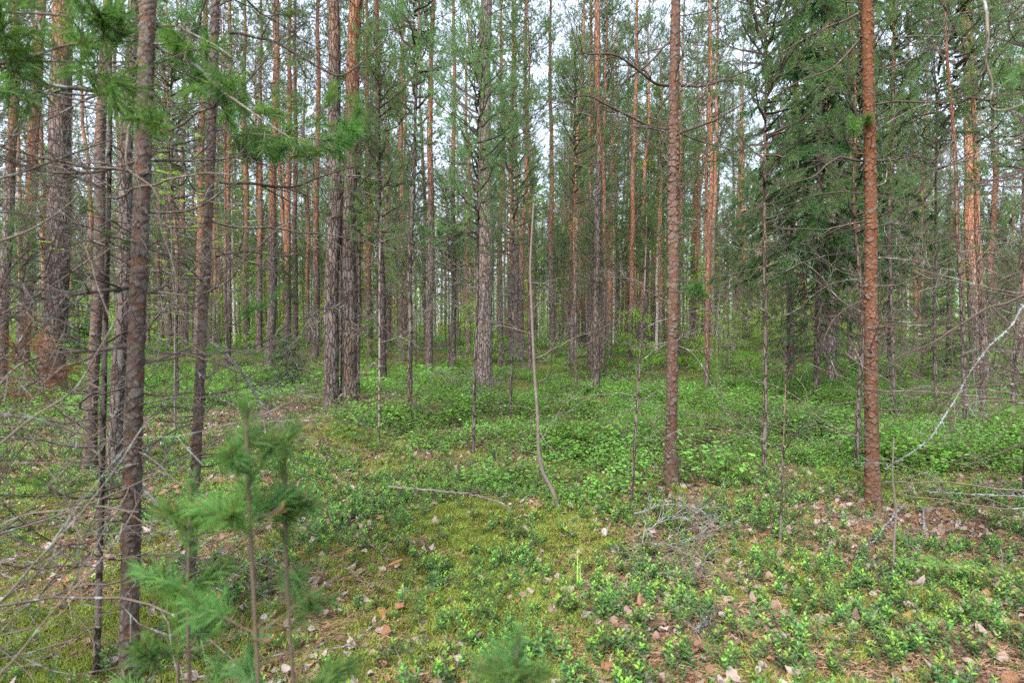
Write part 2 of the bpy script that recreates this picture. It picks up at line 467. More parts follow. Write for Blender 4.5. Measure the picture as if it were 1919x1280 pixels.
def bil_field(x, y):
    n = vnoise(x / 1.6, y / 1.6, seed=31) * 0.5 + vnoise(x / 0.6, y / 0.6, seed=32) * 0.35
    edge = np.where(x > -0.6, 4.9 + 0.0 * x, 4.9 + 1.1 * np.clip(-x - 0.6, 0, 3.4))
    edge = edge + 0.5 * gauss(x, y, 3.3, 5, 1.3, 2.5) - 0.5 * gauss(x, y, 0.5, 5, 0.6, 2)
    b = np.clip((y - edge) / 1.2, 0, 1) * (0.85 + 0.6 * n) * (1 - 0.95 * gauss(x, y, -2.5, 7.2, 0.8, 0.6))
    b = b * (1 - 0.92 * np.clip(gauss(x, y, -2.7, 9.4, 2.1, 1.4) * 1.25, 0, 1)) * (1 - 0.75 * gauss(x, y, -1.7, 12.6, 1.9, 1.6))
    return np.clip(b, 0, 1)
def axis(lo, f0, f1, hi, fine, g):
    a = list(np.arange(f0, f1, fine)); s = fine
    while a[-1] < hi:
        s *= g; a.append(a[-1] + s)
    s = fine; b = [f0]
    while b[-1] > lo:
        s *= g; b.append(b[-1] - s)
    return np.array(b[:0:-1] + a)
gx = axis(-420, -5.5, 5.5, 420, 0.035, 1.07)
gy = axis(-120, 1.6, 8.0, 520, 0.03, 1.055)
X, Y = np.meshgrid(gx, gy)
Z = hgt(X, Y)
near_f = np.clip((9 - Y) / 4, 0, 1) * np.clip((7 - np.abs(X)) / 2, 0, 1)
Z = Z + near_f * (0.013 * vnoise(X / 0.14, Y / 0.14, seed=11) + 0.008 * vnoise(X / 0.06, Y / 0.06, seed=12)) - 0.0
mb = MB()
ny, nx = X.shape
i = np.arange(ny - 1)[:, None] * nx + np.arange(nx - 1)[None, :]
mb.add(np.stack([X, Y, Z], -1).reshape(-1, 3), np.stack([i, i + 1, i + nx + 1, i + nx], -1).reshape(-1, 4))
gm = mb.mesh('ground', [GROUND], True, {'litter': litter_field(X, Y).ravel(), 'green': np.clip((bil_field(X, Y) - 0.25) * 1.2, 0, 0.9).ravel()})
ground = link('ground', gm)
ground['kind'] = 'structure'

# ------------------------------------------------------------------ trunks
def trunk_mesh(name, H, r0, lean, near=False, seed=0, wig=0.02, hi=6.5, flare=0.22, z0=-0.12, stubs=6, mat=None, plate=31.0, amp=1.0):
    """a tapered trunk in local metres from z0 to H; returns mesh and its axis function."""
    rng = np.random.default_rng(seed)
    p1, p2, p3, p4 = rng.random(4) * 6.28
    def ax(z):
        z = np.asarray(z, float)
        w = wig * np.minimum(np.abs(z), 3.0) / 3.0
        return np.stack([lean[0] * z + w * (np.sin(z * 0.8 + p1) - math.sin(p1) * np.exp(-z)) + w * 0.35 * np.sin(z * 2.3 + p3),
                         lean[1] * z + w * (np.sin(z * 0.7 + p2) - math.sin(p2) * np.exp(-z)) + w * 0.35 * np.sin(z * 1.9 + p4), z], -1)
    def rad(z):
        z = np.asarray(z, float)
        return r0 * np.clip(1 - z / (H * 1.02), 0.02, 1.2) ** 0.62 + r0 * flare * np.exp(-np.maximum(z, -0.1) / 0.22)
    mb = MB(); attrs = None
    if near:
        sg = 84
        zz = np.concatenate([np.arange(z0, hi, 0.0055), np.linspace(hi + 0.05, H, 40)])
    else:
        sg = 14 if r0 > 0.09 else 9
        zz = np.concatenate([np.linspace(z0, 0.6, 8), np.linspace(0.75, H, int(26 + H))])
    th = np.arange(sg) * 2 * math.pi / sg
    A = ax(zz)[:, None, :]; Rr = rad(zz)[:, None]
    TH = np.broadcast_to(th[None, :], (len(zz), sg)); ZZ = np.broadcast_to(zz[:, None], TH.shape)
    cx, cy = np.cos(TH), np.sin(TH)
    rr = (Rr - (0.004 if near else 0.0)) * (1 + 0.05 * vnoise(cx * 1.5 + seed, cy * 1.5, ZZ * 1.2, seed=3) + np.exp(-np.maximum(ZZ, 0) / 0.16) * (0.10 * np.cos(TH * 4 + p1) + 0.10 * np.cos(TH * 3 + p2)))
    if near:
        s = plate
        wx = 0.35 * vnoise(cx * Rr * 30, cy * Rr * 30, ZZ * 30, seed=seed + 9)
        f1, f2, cid, cz = voronoi(cx * Rr * s + wx + seed * 3.1, cy * Rr * s + wx, ZZ * s * 1.05 + wx, seed)
        g1, g2, gid, gz = voronoi(cx * Rr * s * 2.3 + seed, cy * Rr * s * 2.3 + wx, ZZ * s * 2.6, seed + 50)
        edge = np.clip((f2 - f1) / 0.13, 0, 1)
        fe = np.clip((g2 - g1) / 0.25, 0, 1)
        lift = np.clip(0.5 - cz * 0.95, 0, 1.3)
        disp = amp * (0.55 + 0.9 * np.clip(vnoise(cx * 1.4, cy * 1.4, ZZ * 3.3, seed=seed + 77) + 0.3, 0, 1)) * edge * (0.001 + 0.0024 * cid + 0.0042 * lift * (cid > 0.35)) + fe * 0.0009 + 0.0005 * vnoise(cx * Rr * 160, cy * Rr * 160, ZZ * 160, seed=4)
        top = np.clip((hi - ZZ) / 1.5, 0.25, 1)
        rr = rr + disp * top
        attrs = {'edge': np.clip(edge * 0.85 + fe * 0.15, 0, 1).ravel(), 'cell': (cid * 0.7 + gid * 0.3).ravel()}
    else:
        rr = rr * (1 + 0.035 * vnoise(cx * 4, cy * 4, ZZ * 5, seed=seed))
    v = np.stack([A[..., 0] + rr * cx, A[..., 1] + rr * cy, ZZ], -1)
    n = len(zz)
    ii = np.arange(n - 1)[:, None] * sg; j = np.arange(sg)[None, :]; kk = (j + 1) % sg
    mb.add(v.reshape(-1, 3), np.stack([ii + j, ii + kk, ii + sg + kk, ii + sg + j], -1).reshape(-1, 4))
    nb = mb.n
    for _ in range(stubs):                               # broken branch stubs
        z = rng.uniform(0.4, min(H * 0.6, 7)); a = rng.random() * 6.28
        d = np.array([math.cos(a), math.sin(a), rng.uniform(-0.2, 0.5)])
        b = ax(z) + d * float(rad(z)) * 0.8
        ln = rng.uniform(0.03, 0.12)
        tube(mb, [b, b + d * ln * 0.5, b + d * ln + np.array([0, 0, rng.uniform(-0.02, 0.02)])], np.array([0.011, 0.008, 0.004]) * min(1.4, r0 / 0.06), 5)
    if attrs:
        ex = mb.n - nb
        attrs = {k_: np.concatenate([a_, np.full(ex, 0.6)]) for k_, a_ in attrs.items()}
    me = mb.mesh(name, [mat or (BARK_NEAR if near else BARK)], True, attrs)
    return me, ax, rad

# ------------------------------------------------------------------ branch and crown prototypes (shared meshes)
def dead_branch_mesh(seed, L=1.3, r=0.0065, mat=None, nsub=8, lvl=2, rmin=0.0015):
    rng = np.random.default_rng(seed); out, tips = [], []
    grow(rng, (0, 0, 0), (1, 0, rng.uniform(-0.15, 0.35)), L, r, lvl, out, tips, wig=0.2, up=rng.uniform(-0.5, 0.35), nsub=nsub, step=0.08)
    mb = MB(); add_twigs(mb, out, 0, rmin)
    return mb.mesh('dead_branch', [mat or DEAD])
DEADB = [dead_branch_mesh(100 + i, L=(1.0, 1.4, 1.2, 0.8, 1.6)[i % 5], mat=(DEAD, DARKTWIG)[i % 2]) for i in range(10)]
DEADB_MID = [dead_branch_mesh(160 + i, L=(1.5, 1.9, 1.2)[i % 3], r=0.0085, mat=(DEAD, DARKTWIG)[i % 2], nsub=14, rmin=0.003) for i in range(8)]
DEADB_PALE = [dead_branch_mesh(140 + i, L=1.0, mat=PALE, nsub=7) for i in range(4)]

def live_branch_meshes(seed, L=0.9, r=0.006, per=50, nl=0.06, nw=0.0026, nsub=6, lvl=1, nmat=None, shoot=0.12, fat=1.0):
    rng = np.random.default_rng(seed); out, tips = [], []
    grow(rng, (0, 0, 0), (1, 0, 0.2), L, r, lvl, out, tips, wig=0.13, up=0.45, nsub=nsub, spread=(0.5, 0.9), step=0.08, tmin=0.3)
    mb = MB(); add_twigs(mb, out, 0, 0.0016, fat)
    nbm = MB(); needles(nbm, rng, [t[0] for t in tips], [t[1] for t in tips], per, nl, nw, shoot)
    candles(mb, tips, 1)
    return mb.mesh('live_branch', [LIVETWIG, BUD]), nbm.mesh('needles', [nmat or NEEDLE_NEAR], False)
LIVEB = [live_branch_meshes(200 + i, L=(0.9, 0.7, 1.1, 0.55)[i], nsub=(6, 5, 8, 4)[i]) for i in range(4)]
LIVEB_MID = [live_branch_meshes(230 + i, L=(1.0, 1.3, 0.8, 1.1)[i], per=36, nl=0.07, nw=0.004, nsub=7, lvl=2, nmat=NEEDLE, shoot=0.11) for i in range(4)]
DEADNEEDLE = [live_branch_meshes(260 + i, L=0.6, per=26, nl=0.055, nw=0.002, nsub=4, nmat=NEEDLE_DEAD) for i in range(2)]

def crown_mesh(seed, H=8.0, R=1.5, nb=70, shoots=12, per=14, nl=0.10, nw=0.011, low=0.25):
    """Scots pine crown from z=0 up to H: rising boughs that end in needle tufts."""
    rng = np.random.default_rng(seed); mb = MB()
    T, D = [], []
    for k_ in range(nb):
        t = (k_ + rng.random()) / nb
        z = H * t ** 0.85
        prof = (low + (1 - low) * min(1, t / 0.45)) * min(1, (1.03 - t) / 0.35) ** 0.7
        L = R * max(0.15, prof) * rng.uniform(0.6, 1.2)
        a = rng.random() * 6.283
        d = np.array([math.cos(a), math.sin(a), rng.uniform(-0.1, 0.35) + 0.5 * t])
        n = 6; p = np.array([0, 0, z]); pts = [p]
        for q in range(n):
            d = norm(d + rng.normal(0, 0.16, 3) + np.array([0, 0, 0.07])); p = p + d * L / n; pts.append(p)
        pts = np.array(pts)
        tube(mb, pts, np.linspace(0.014 + 0.010 * (1 - t), 0.004, n + 1), 3, 0)
        ns = max(3, int(shoots * (0.4 + 0.6 * prof) * rng.uniform(0.6, 1.3)))
        for q in range(ns):
            u = 0.35 + 0.65 * rng.random() ** 0.6
            b = pts[min(int(u * n), n - 1)]
            sd_ = norm(d + rng.normal(0, 0.55, 3) + np.array([0, 0, 0.3]))
            l2 = rng.uniform(0.12, 0.42) * (0.7 + 0.3 * R)
            tp = b + sd_ * l2 + rng.normal(0, 0.04, 3)
            if rng.random() < 0.5:
                tube(mb, [b, (b + tp) / 2 + rng.normal(0, 0.02, 3), tp], [0.005, 0.004, 0.003], 3, 0)
            T.append(tp); D.append(norm(sd_ + np.array([0, 0, 0.25])))
    needles(mb, rng, T, D, per, nl, nw, 0.16, 1, 0.4, 1.15)
    return mb.mesh('crown', [DARKTWIG, NEEDLE], False)
CROWN = [crown_mesh(300 + i, H=10.5, R=(1.7, 1.45, 2.0, 1.6, 1.8)[i], nb=80, shoots=16, per=15, low=0.5) for i in range(5)]
CROWN_YOUNG = [crown_mesh(320 + i, H=3.0, R=(0.65, 0.8, 0.55)[i], nb=60, shoots=11, per=24, nl=0.075, nw=0.006, low=0.7) for i in range(3)]

def limbs_mesh(seed, H=7.0, n=18, L0=1.2, mat=None):
    rng = np.random.default_rng(seed); mb = MB()
    for k_ in range(n):
        z = H * (0.08 + 0.92 * (k_ + rng.random()) / n); a = rng.random() * 6.283; out, tips = [], []
        grow(rng, (0, 0, z), (math.cos(a), math.sin(a), rng.uniform(-0.3, 0.3)), L0 * rng.uniform(0.4, 1.3), 0.009, 1, out, tips, wig=0.2, up=rng.uniform(-0.5, 0.2), nsub=5, step=0.16)
        for pts, rad_, lv in out:
            tube(mb, pts, np.maximum(rad_, 0.0035), 3)
    return mb.mesh('branchwork', [mat or DARKTWIG])
LIMBS = [limbs_mesh(340 + i) for i in range(4)]
LIMBS_YOUNG = [limbs_mesh(350 + i, H=3.6, n=32, L0=0.9, mat=DEAD) for i in range(3)]

def spruce_mesh(seed, H, R, nb, dead_to=0.0, needle=0.05, droop=0.35, base=0.0, nw=0.006, dens=1.0):
    rng = np.random.default_rng(seed); tw = MB(); fol = MB()
    T, D = [], []
    for k_ in range(nb):
        t = (k_ + rng.random()) / nb
        z = base + (H - base) * t
        L = (R * (1 - t) ** 0.75 * rng.uniform(0.65, 1.15) + 0.1) * (0.62 if z < dead_to else 1.0)
        a = rng.random() * 6.283
        n = 8; d = np.array([math.cos(a), math.sin(a), 0.12]); p = np.array([0, 0, z]); pts = [p]
        for q in range(n):
            d = norm(d + rng.normal(0, 0.05, 3) + np.array([0, 0, -droop / n * (2.0 if q < 5 else -1.2)])); p = p + d * L / n; pts.append(p)
        pts = np.array(pts)
        tube(tw, pts, np.linspace(0.012, 0.003, n + 1), 3)
        dead = z < dead_to
        side = norm(np.cross(d, [0, 0, 1.0]))
        ns = int(L * 15 * dens) + 2
        for q in range(ns):
            u = 0.15 + 0.85 * (q + rng.random()) / ns
            b = pts[min(int(u * n), n - 1)]
            sgn = 1 if q % 2 else -1
            dd = norm(side * sgn * rng.uniform(0.3, 1.0) + d * rng.uniform(0.4, 0.9) + np.array([0, 0, -rng.uniform(0.25, 0.9)]))
            l2 = rng.uniform(0.12, 0.34) * (1.1 - 0.5 * u) * min(1.2, 0.5 + L * 0.5)
            tp = b + dd * l2
            tube(tw, [b, b + dd * l2 * 0.5 + np.array([0, 0, 0.01]), tp], [0.003, 0.0025, 0.0015], 3)
            if not dead or rng.random() < 0.12:
                m = max(2, int(l2 / 0.07))
                for e in range(m):
                    T.append(b + dd * l2 * (e + 1) / m); D.append(norm(dd + np.array([0, 0, -0.1])))
    needles(fol, rng, T, D, 16, needle, nw, 0.075, 0, 0.5, 1.0)
    return tw.mesh('branchwork', [DARKTWIG]), fol.mesh('needle_foliage', [SPRUCE_N], False)

def broad_crown_mesh(seed, H, R, n, leaf=0.06, name='foliage'):
    rng = np.random.default_rng(seed); mb = MB()
    P, D = [], []
    for k_ in range(max(6, n // 40)):
        t = rng.random(); z = H * t; a = rng.random() * 6.283
        L = R * (0.4 + 0.6 * math.sin(math.pi * min(1, t * 0.8 + 0.15))) * rng.uniform(0.6, 1.2)
        d = np.array([math.cos(a), math.sin(a), rng.uniform(0.0, 0.5)]); p = np.array([0, 0, z]); pts = [p]
        for q in range(6):
            d = norm(d + rng.normal(0, 0.2, 3)); p = p + d * L / 6; pts.append(p)
        tube(mb, pts, np.linspace(0.010, 0.003, 7), 3, 1)
        for q in range(40):
            b = pts[rng.integers(1, 7)]
            P.append(b + rng.normal(0, 0.10, 3) * np.array([1.3, 1.3, 0.5])); D.append(d + rng.normal(0, 0.7, 3) * np.array([1, 1, 0.4]))
    P = np.array(P); D = np.array(D)
    leaves(mb, rng, P, D, np.array([0, 0, 1.0]) + rng.normal(0, 0.35, P.shape), leaf * rng.uniform(0.7, 1.2, len(P)), leaf * 0.55, 0, 0.1, 0.15)
    return mb.mesh(name, [BROADLEAF, DARKTWIG], False)

def rowan_foliage(seed, stem_h=2.2, nf=34, spread=0.9):
    """pinnate leaves on thin side stems"""
    rng = np.random.default_rng(seed); mb = MB()
    P, D, U = [], [], []
    for k_ in range(nf):
        z = stem_h * rng.uniform(0.35, 1.0); a = rng.random() * 6.283
        d = norm(np.array([math.cos(a), math.sin(a), rng.uniform(0, 0.4)]))
        b = np.array([0, 0, z]) + d * rng.uniform(0.05, spread)
        tube(mb, [np.array([0, 0, z - 0.1]), b], [0.004, 0.002], 3, 1)
        L = rng.uniform(0.12, 0.2); d2 = norm(d + np.array([0, 0, -0.15]))
        tube(mb, [b, b + d2 * L], [0.0015, 0.001], 3, 1)
        s = norm(np.cross(d2, [0, 0, 1.0]))
        for q in range(6):
            for sg in (-1, 1):
                P.append(b + d2 * L * (0.2 + 0.8 * q / 6)); D.append(d2 * 0.5 + s * sg); U.append(np.array([0, 0, 1.0]) + rng.normal(0, 0.1, 3))
        P.append(b + d2 * L); D.append(d2); U.append(np.array([0, 0, 1.0]))
    leaves(mb, rng, np.array(P), np.array(D), np.array(U), 0.055, 0.022, 0, 0.08, 0.1)
    return mb.mesh('foliage', [BROADLEAF, LIVETWIG], False)

def put(name, me, parent, loc=(0, 0, 0), rot=(0, 0, 0), scale=1.0):
    o = link(name, me, parent, loc)
    o.rotation_euler = rot
    o.scale = (scale,) * 3 if not isinstance(scale, tuple) else scale
    return o

# ------------------------------------------------------------------ the trees that can be told apart
# base pixel, trunk width in pixels there, pixel of the trunk higher up, kind, height where the bark turns orange, tree height
RNG = np.random.default_rng(77)
STAND = 'pines standing in the forest'
PLACED = []
def pine(label, bx, by, w, tx, ty, kind='mid', oz=5.0, H=None, d=None, lichen=0.4, tone=0.0, nb=None, crown=True, wig=0.03, seed=None, name=None, zlo=None, live=0.0, warm=0.0, plate=31.0, amp=1.0):
    seed = seed or int(bx * 7 + by)
    rng = np.random.default_rng(seed)
    if d is None:
        B = ground_at(bx, by)
    else:
        B = at(bx, by, d); B[2] = hz(B[0], B[1])
    y = B[1]
    P = at(tx, ty, y)
    lean = ((P[0] - B[0]) / (P[2] - B[2]), rng.normal(0, 0.008))
    r0 = w / F_PX * y / 2
    H = H or (19 if r0 > 0.085 else (16 if r0 > 0.055 else (8 if r0 > 0.03 else 5.0)))
    thin = r0 < 0.045
    root = thing(name or ('young_pine_tree' if thin else 'pine_tree'), B, label, 'tree' if not thin else 'young tree', STAND)
    me, ax, rad = trunk_mesh('trunk', H, r0, lean, kind == 'near', seed, wig, flare=0.15 if thin else 0.34, stubs=10 if kind == 'near' else 6, plate=plate, amp=amp)
    t = link('trunk', me, root)
    t['orange_z'] = float(oz); t['lichen'] = float(lichen); t['tone'] = float(tone); t['warm'] = float(warm)
    if nb is None:
        nb = 30 if kind == 'near' else (30 if y < 17 else 16)
    zmax = min(H * 0.75, 1.6 + 0.62 * y + 0.4)
    z = zlo or (0.5 if y < 9 else 1.4)
    n = 0
    while n < nb:
        zz = z + (zmax - z) * (n + rng.random()) / nb
        a = rng.random() * 6.283
        p = ax(zz) + np.array([math.cos(a), math.sin(a), 0]) * float(rad(zz)) * 0.7
        sc_ = rng.uniform(0.5, 1.15) * (0.8 if thin else 1.0) * 1.0
        rot = (rng.uniform(-0.5, 0.5), rng.uniform(-0.35, 0.3), a)
        if rng.random() < max(live, 0.16 if y > 6 else 0.0) * np.clip((zz - 1.0) / 2.5, 0.2, 1):
            bm, nm = (LIVEB if y < 6 else LIVEB_MID)[rng.integers(4)]
            b = put('branch', bm, root, p, rot, sc_ * 0.9)
            put('needles', nm, b)
        else:
            pool = DEADB if y < 7 else DEADB_MID
            put('branch', pool[rng.integers(len(pool))], root, p, rot, sc_)
        n += 1
    if crown:
        if thin:
            cm = CROWN_YOUNG[rng.integers(3)]; ch = 3.0; cs = min(1.2, H * 0.5 / 3.0)
        else:
            cm = CROWN[rng.integers(len(CROWN))]; ch = 10.5; cs = (0.88 if H > 15 else 0.6)
        c = put('crown', cm, root, ax(H - ch * cs), (0, 0, rng.random() * 6.28), (cs * (0.9 if H > 15 else 0.95),) * 2 + (cs,))
    PLACED.append((B[0], B[1]))
    return root, ax, rad, B

EXTRA = {}
# --- nearest trunks on the camera's side
EXTRA['flaky'] = pine('flaky brown pine trunk with grey lichen, nearest large trunk, crossed by dead branches', 240, 1290, 32, 268, 0, 'near', oz=3.4, H=11, lichen=0.75, nb=34, wig=0.02, live=0.12)
EXTRA['stem'] = pine('thin smooth grey stem just beside the nearest flaky pine trunk', 180, 1275, 11.5, 207, 330, 'mid', oz=9, H=4.6, lichen=0.5, nb=12, crown=False, wig=0.03)
EXTRA['lean'] = pine('slim dark pine leaning towards the twin pines, with crooked lichened branches', 347, 1190, 19, 431, 0, 'near', oz=7, H=9, lichen=0.8, nb=34, wig=0.05, live=0.2)
EXTRA['behind'] = pine('lichen-spotted pine trunk half hidden behind the nearest flaky pine', 213, 887, 24, 232, 430, 'mid', oz=6, lichen=0.9, nb=12)
pine('rough pine trunk with orange patches between the stout tree and the nearest flaky pine', 168, 885, 20, 200, 100, 'near', oz=4.2, lichen=0.5, nb=18, H=13)
pine('stout old pine with deeply furrowed grey base and orange upper trunk', 95, 748, 42, 127, 0, 'mid', oz=6.2, lichen=0.6, nb=16)
pine('scaly grey pine trunk at the frame edge beyond the stout old pine', 2, 740, 19, 25, 100, 'mid', oz=5, lichen=0.6, nb=14)
pine('dark pine trunk seen between the edge trunk and the stout old pine', 40, 690, 23, 68, 150, 'mid', oz=4, nb=8)
EXTRA['scaly'] = pine('red-brown pine with small scaly bark plates, alone in the bilberry carpet', 1257, 915, 22, 1270, 0, 'near', oz=6.5, lichen=1.0, nb=34, H=13, wig=0.012, tone=-0.14, warm=0.3, plate=21.0, amp=1.6)
EXTRA['red'] = pine('reddish orange flaking pine with dark base, right of the big spruce', 1636, 947, 24, 1625, 0, 'near', oz=3.0, lichen=0.4, nb=34, H=13, wig=0.012, tone=-0.16, warm=0.9, plate=23.0, amp=1.3)
# --- middle distance
pine('thinner of the twin pines standing close together on a brown mound', 621, 770, 27, 622, 0, 'mid', oz=6.0, lichen=0.9, nb=10)
pine('thicker of the twin pines standing close together on a brown mound', 653, 766, 30, 664, 0, 'mid', oz=4.6, lichen=0.6, nb=10)
pine('stout straight grey pine with flared base, alone in the middle of the stand', 907, 730, 30, 911, 0, 'mid', oz=12.0, lichen=0.3, nb=9, tone=0.5)
pine('straight grey-brown pine between the thicker twin pine and the stout grey pine', 804, 702, 14, 808, 0, 'mid', oz=5.5)
pine('slender brown pine trunk with orange top just behind the thin twin-side sapling', 752, 678, 11, 752, 60, 'mid', oz=5)
pine('dark slim pine trunk with blackish bark right of the twin pines', 718, 722, 13.5, 709, 300, 'mid', oz=8, tone=-0.35, nb=12)
pine('thin dead-looking pine with brown dry twigs at its foot', 767, 788, 10, 775, 250, 'mid', oz=6, nb=16, live=0.1)
pine('bright orange pine trunk close behind the thicker twin pine', 692, 668, 12.5, 686, 100, 'mid', oz=2.6)
pine('narrow reddish trunk touching the outline of the thicker twin pine', 671, 748, 6, 676, 200, 'mid', oz=3, nb=8)
pine('pale straight pine trunk left of the twin pines, its foot in bright greenery', 591, 672, 13, 595, 0, 'mid', oz=4)
pine('orange-brown pine trunk with a lichened dead bough crossing it', 538, 668, 13, 546, 0, 'mid', oz=3.4)
pine('grey pine trunk standing directly beside the orange-brown pine with the bough', 553, 655, 11, 556, 100, 'mid', oz=6)
pine('broad grey-brown pine trunk above the small bushy spruce', 506, 690, 17, 516, 60, 'mid', oz=5)
pine('orange pine trunk second from the leaning slim pine', 462, 655, 13, 464, 120, 'mid', oz=3)
pine('grey-orange pine trunk in the row left of the bushy spruce', 486, 660, 11, 489, 120, 'mid', oz=4)
pine('brown pine trunk just right of the leaning slim pine', 427, 690, 10, 431, 130, 'mid', oz=5)
pine('orange pine trunk partly hidden by the leaning slim pine', 372, 668, 17, 385, 0, 'mid', oz=3.2)
pine('grey pine trunk just left of the stout grey pine', 849, 692, 11, 850, 0, 'mid', oz=6.5)
pine('slim orange-topped pine just right of the stout grey pine', 957, 672, 11, 961, 0, 'mid', oz=4.5)
pine('grey pine trunk with straight bark behind the curved bare sapling', 1035, 672, 11.5, 1031, 0, 'mid', oz=5)
pine('orange pine trunk leftmost in the tight row of dark trunks', 1094, 652, 9.5, 1093, 280, 'mid', oz=2.0)
pine('dark straight trunk in the middle of the tight row of dark trunks', 1105, 690, 9, 1106, 250, 'mid', oz=7)
pine('dark grey trunk standing nearest in the tight row, rooted in bilberry', 1118, 742, 14, 1121, 150, 'mid', oz=6.0, tone=-0.15, nb=12)
pine('brown trunk on the outer side of the tight row of dark trunks', 1131, 708, 8, 1133, 200, 'mid', oz=4)
pine('sunlit pale orange pine with grey foot left of the scaly red-brown pine', 1180, 692, 10, 1190, 150, 'mid', oz=2.6, tone=0.15)  # raised tone paints the sunlight into its bark colour
pine('second sunlit orange pine touching the pale orange one', 1173, 655, 7, 1178, 150, 'mid', oz=1.6, tone=0.1)  # sunlight painted in here too, by a slightly lighter bark
pine('slim reddish pine right of the scaly red-brown pine', 1325, 740, 9, 1331, 100, 'mid', oz=1.2, nb=10)
pine('thin dark orange trunk left of the white-barked tall trunk', 1376, 640, 7, 1374, 150, 'mid', oz=2.4)
pine('tall pale trunk with whitish peeling upper bark left of the big spruce', 1397, 640, 11, 1389, 100, 'mid', oz=4.5, tone=0.45)
pine('thick pale grey trunk behind the big spruce', 1558, 716, 18, 1556, 300, 'mid', oz=8, tone=0.4)
pine('pale lichened trunk seen between the big spruce and the reddish pine', 1594, 690, 11, 1594, 300, 'mid', oz=7, tone=0.4)
pine('slender straight brown pine right of the reddish flaking pine', 1675, 779, 8, 1669, 60, 'mid', oz=4, nb=12)
pine('pale upper trunk of a distant pine between two slender brown pines', 1718, 660, 10, 1711, 120, 'mid', oz=2.2, tone=0.25)
pine('thin brown pine pole between the slender brown pine and the big orange pine', 1754, 776, 6.5, 1752, 300, 'mid', oz=5, nb=9)
pine('leaning brown pine pole standing before the big orange pine', 1811, 816, 9.5, 1783, 200, 'mid', oz=3, nb=12)
pine('reddish pole right of the leaning brown pole, lower part grey', 1842, 792, 10, 1822, 200, 'mid', oz=2.2, nb=12)
pine('big pine with broad bright orange upper trunk near the upper corner', 1836, 705, 29, 1808, 0, 'mid', oz=3.2, d=16.5, tone=0.4)
pine('dark thin leaning trunk near the frame edge beyond the big orange pine', 1897, 772, 8, 1922, 300, 'mid', oz=6, nb=10)
pine('dark trunk cut by the frame edge beside the lichened dead branch', 1930, 948, 20, 1934, 100, 'mid', oz=4, nb=14)

# --- thin poles and saplings
EXTRA['pole1435'] = pine('bare brown sapling pole standing left of the reddish flaking pine', 1432, 895, 8, 1436, 430, 'mid', oz=3, nb=12, live=0.1)
pine('crooked thin trunk close beside the reddish flaking pine', 1606, 880, 9, 1607, 300, 'mid', oz=2.6, nb=12, wig=0.09)
pine('thin brown pole rooted in bilberry just before the stout grey pine', 887, 852, 6.5, 893, 430, 'mid', oz=4, nb=12, live=0.15)
pine('thin mossy pole with side twigs right of the stout grey pine', 957, 800, 5, 962, 300, 'mid', oz=6, nb=12, live=0.3)
pine('pale thin pole in front of the brown mound', 710, 836, 4.5, 713, 430, 'mid', oz=9, nb=10, tone=0.5)
pine('dead greyish sapling with forked twigs left of the scaly red-brown pine', 1182, 965, 6, 1204, 600, 'mid', oz=9, H=2.6, nb=10, crown=False, tone=0.2, wig=0.05)
pine('thin pine pole left of the tight row of dark trunks', 1080, 737, 5, 1078, 200, 'mid', oz=3, nb=10, live=0.3)
pine('second thin pine pole left of the tight row', 1067, 700, 5.5, 1066, 200, 'mid', oz=4, nb=10, live=0.3)
pine('small dry sapling with rusty tip before the big spruce', 1462, 1020, 4.5, 1470, 790, 'mid', oz=1, H=1.25, nb=8, crown=False, wig=0.02)

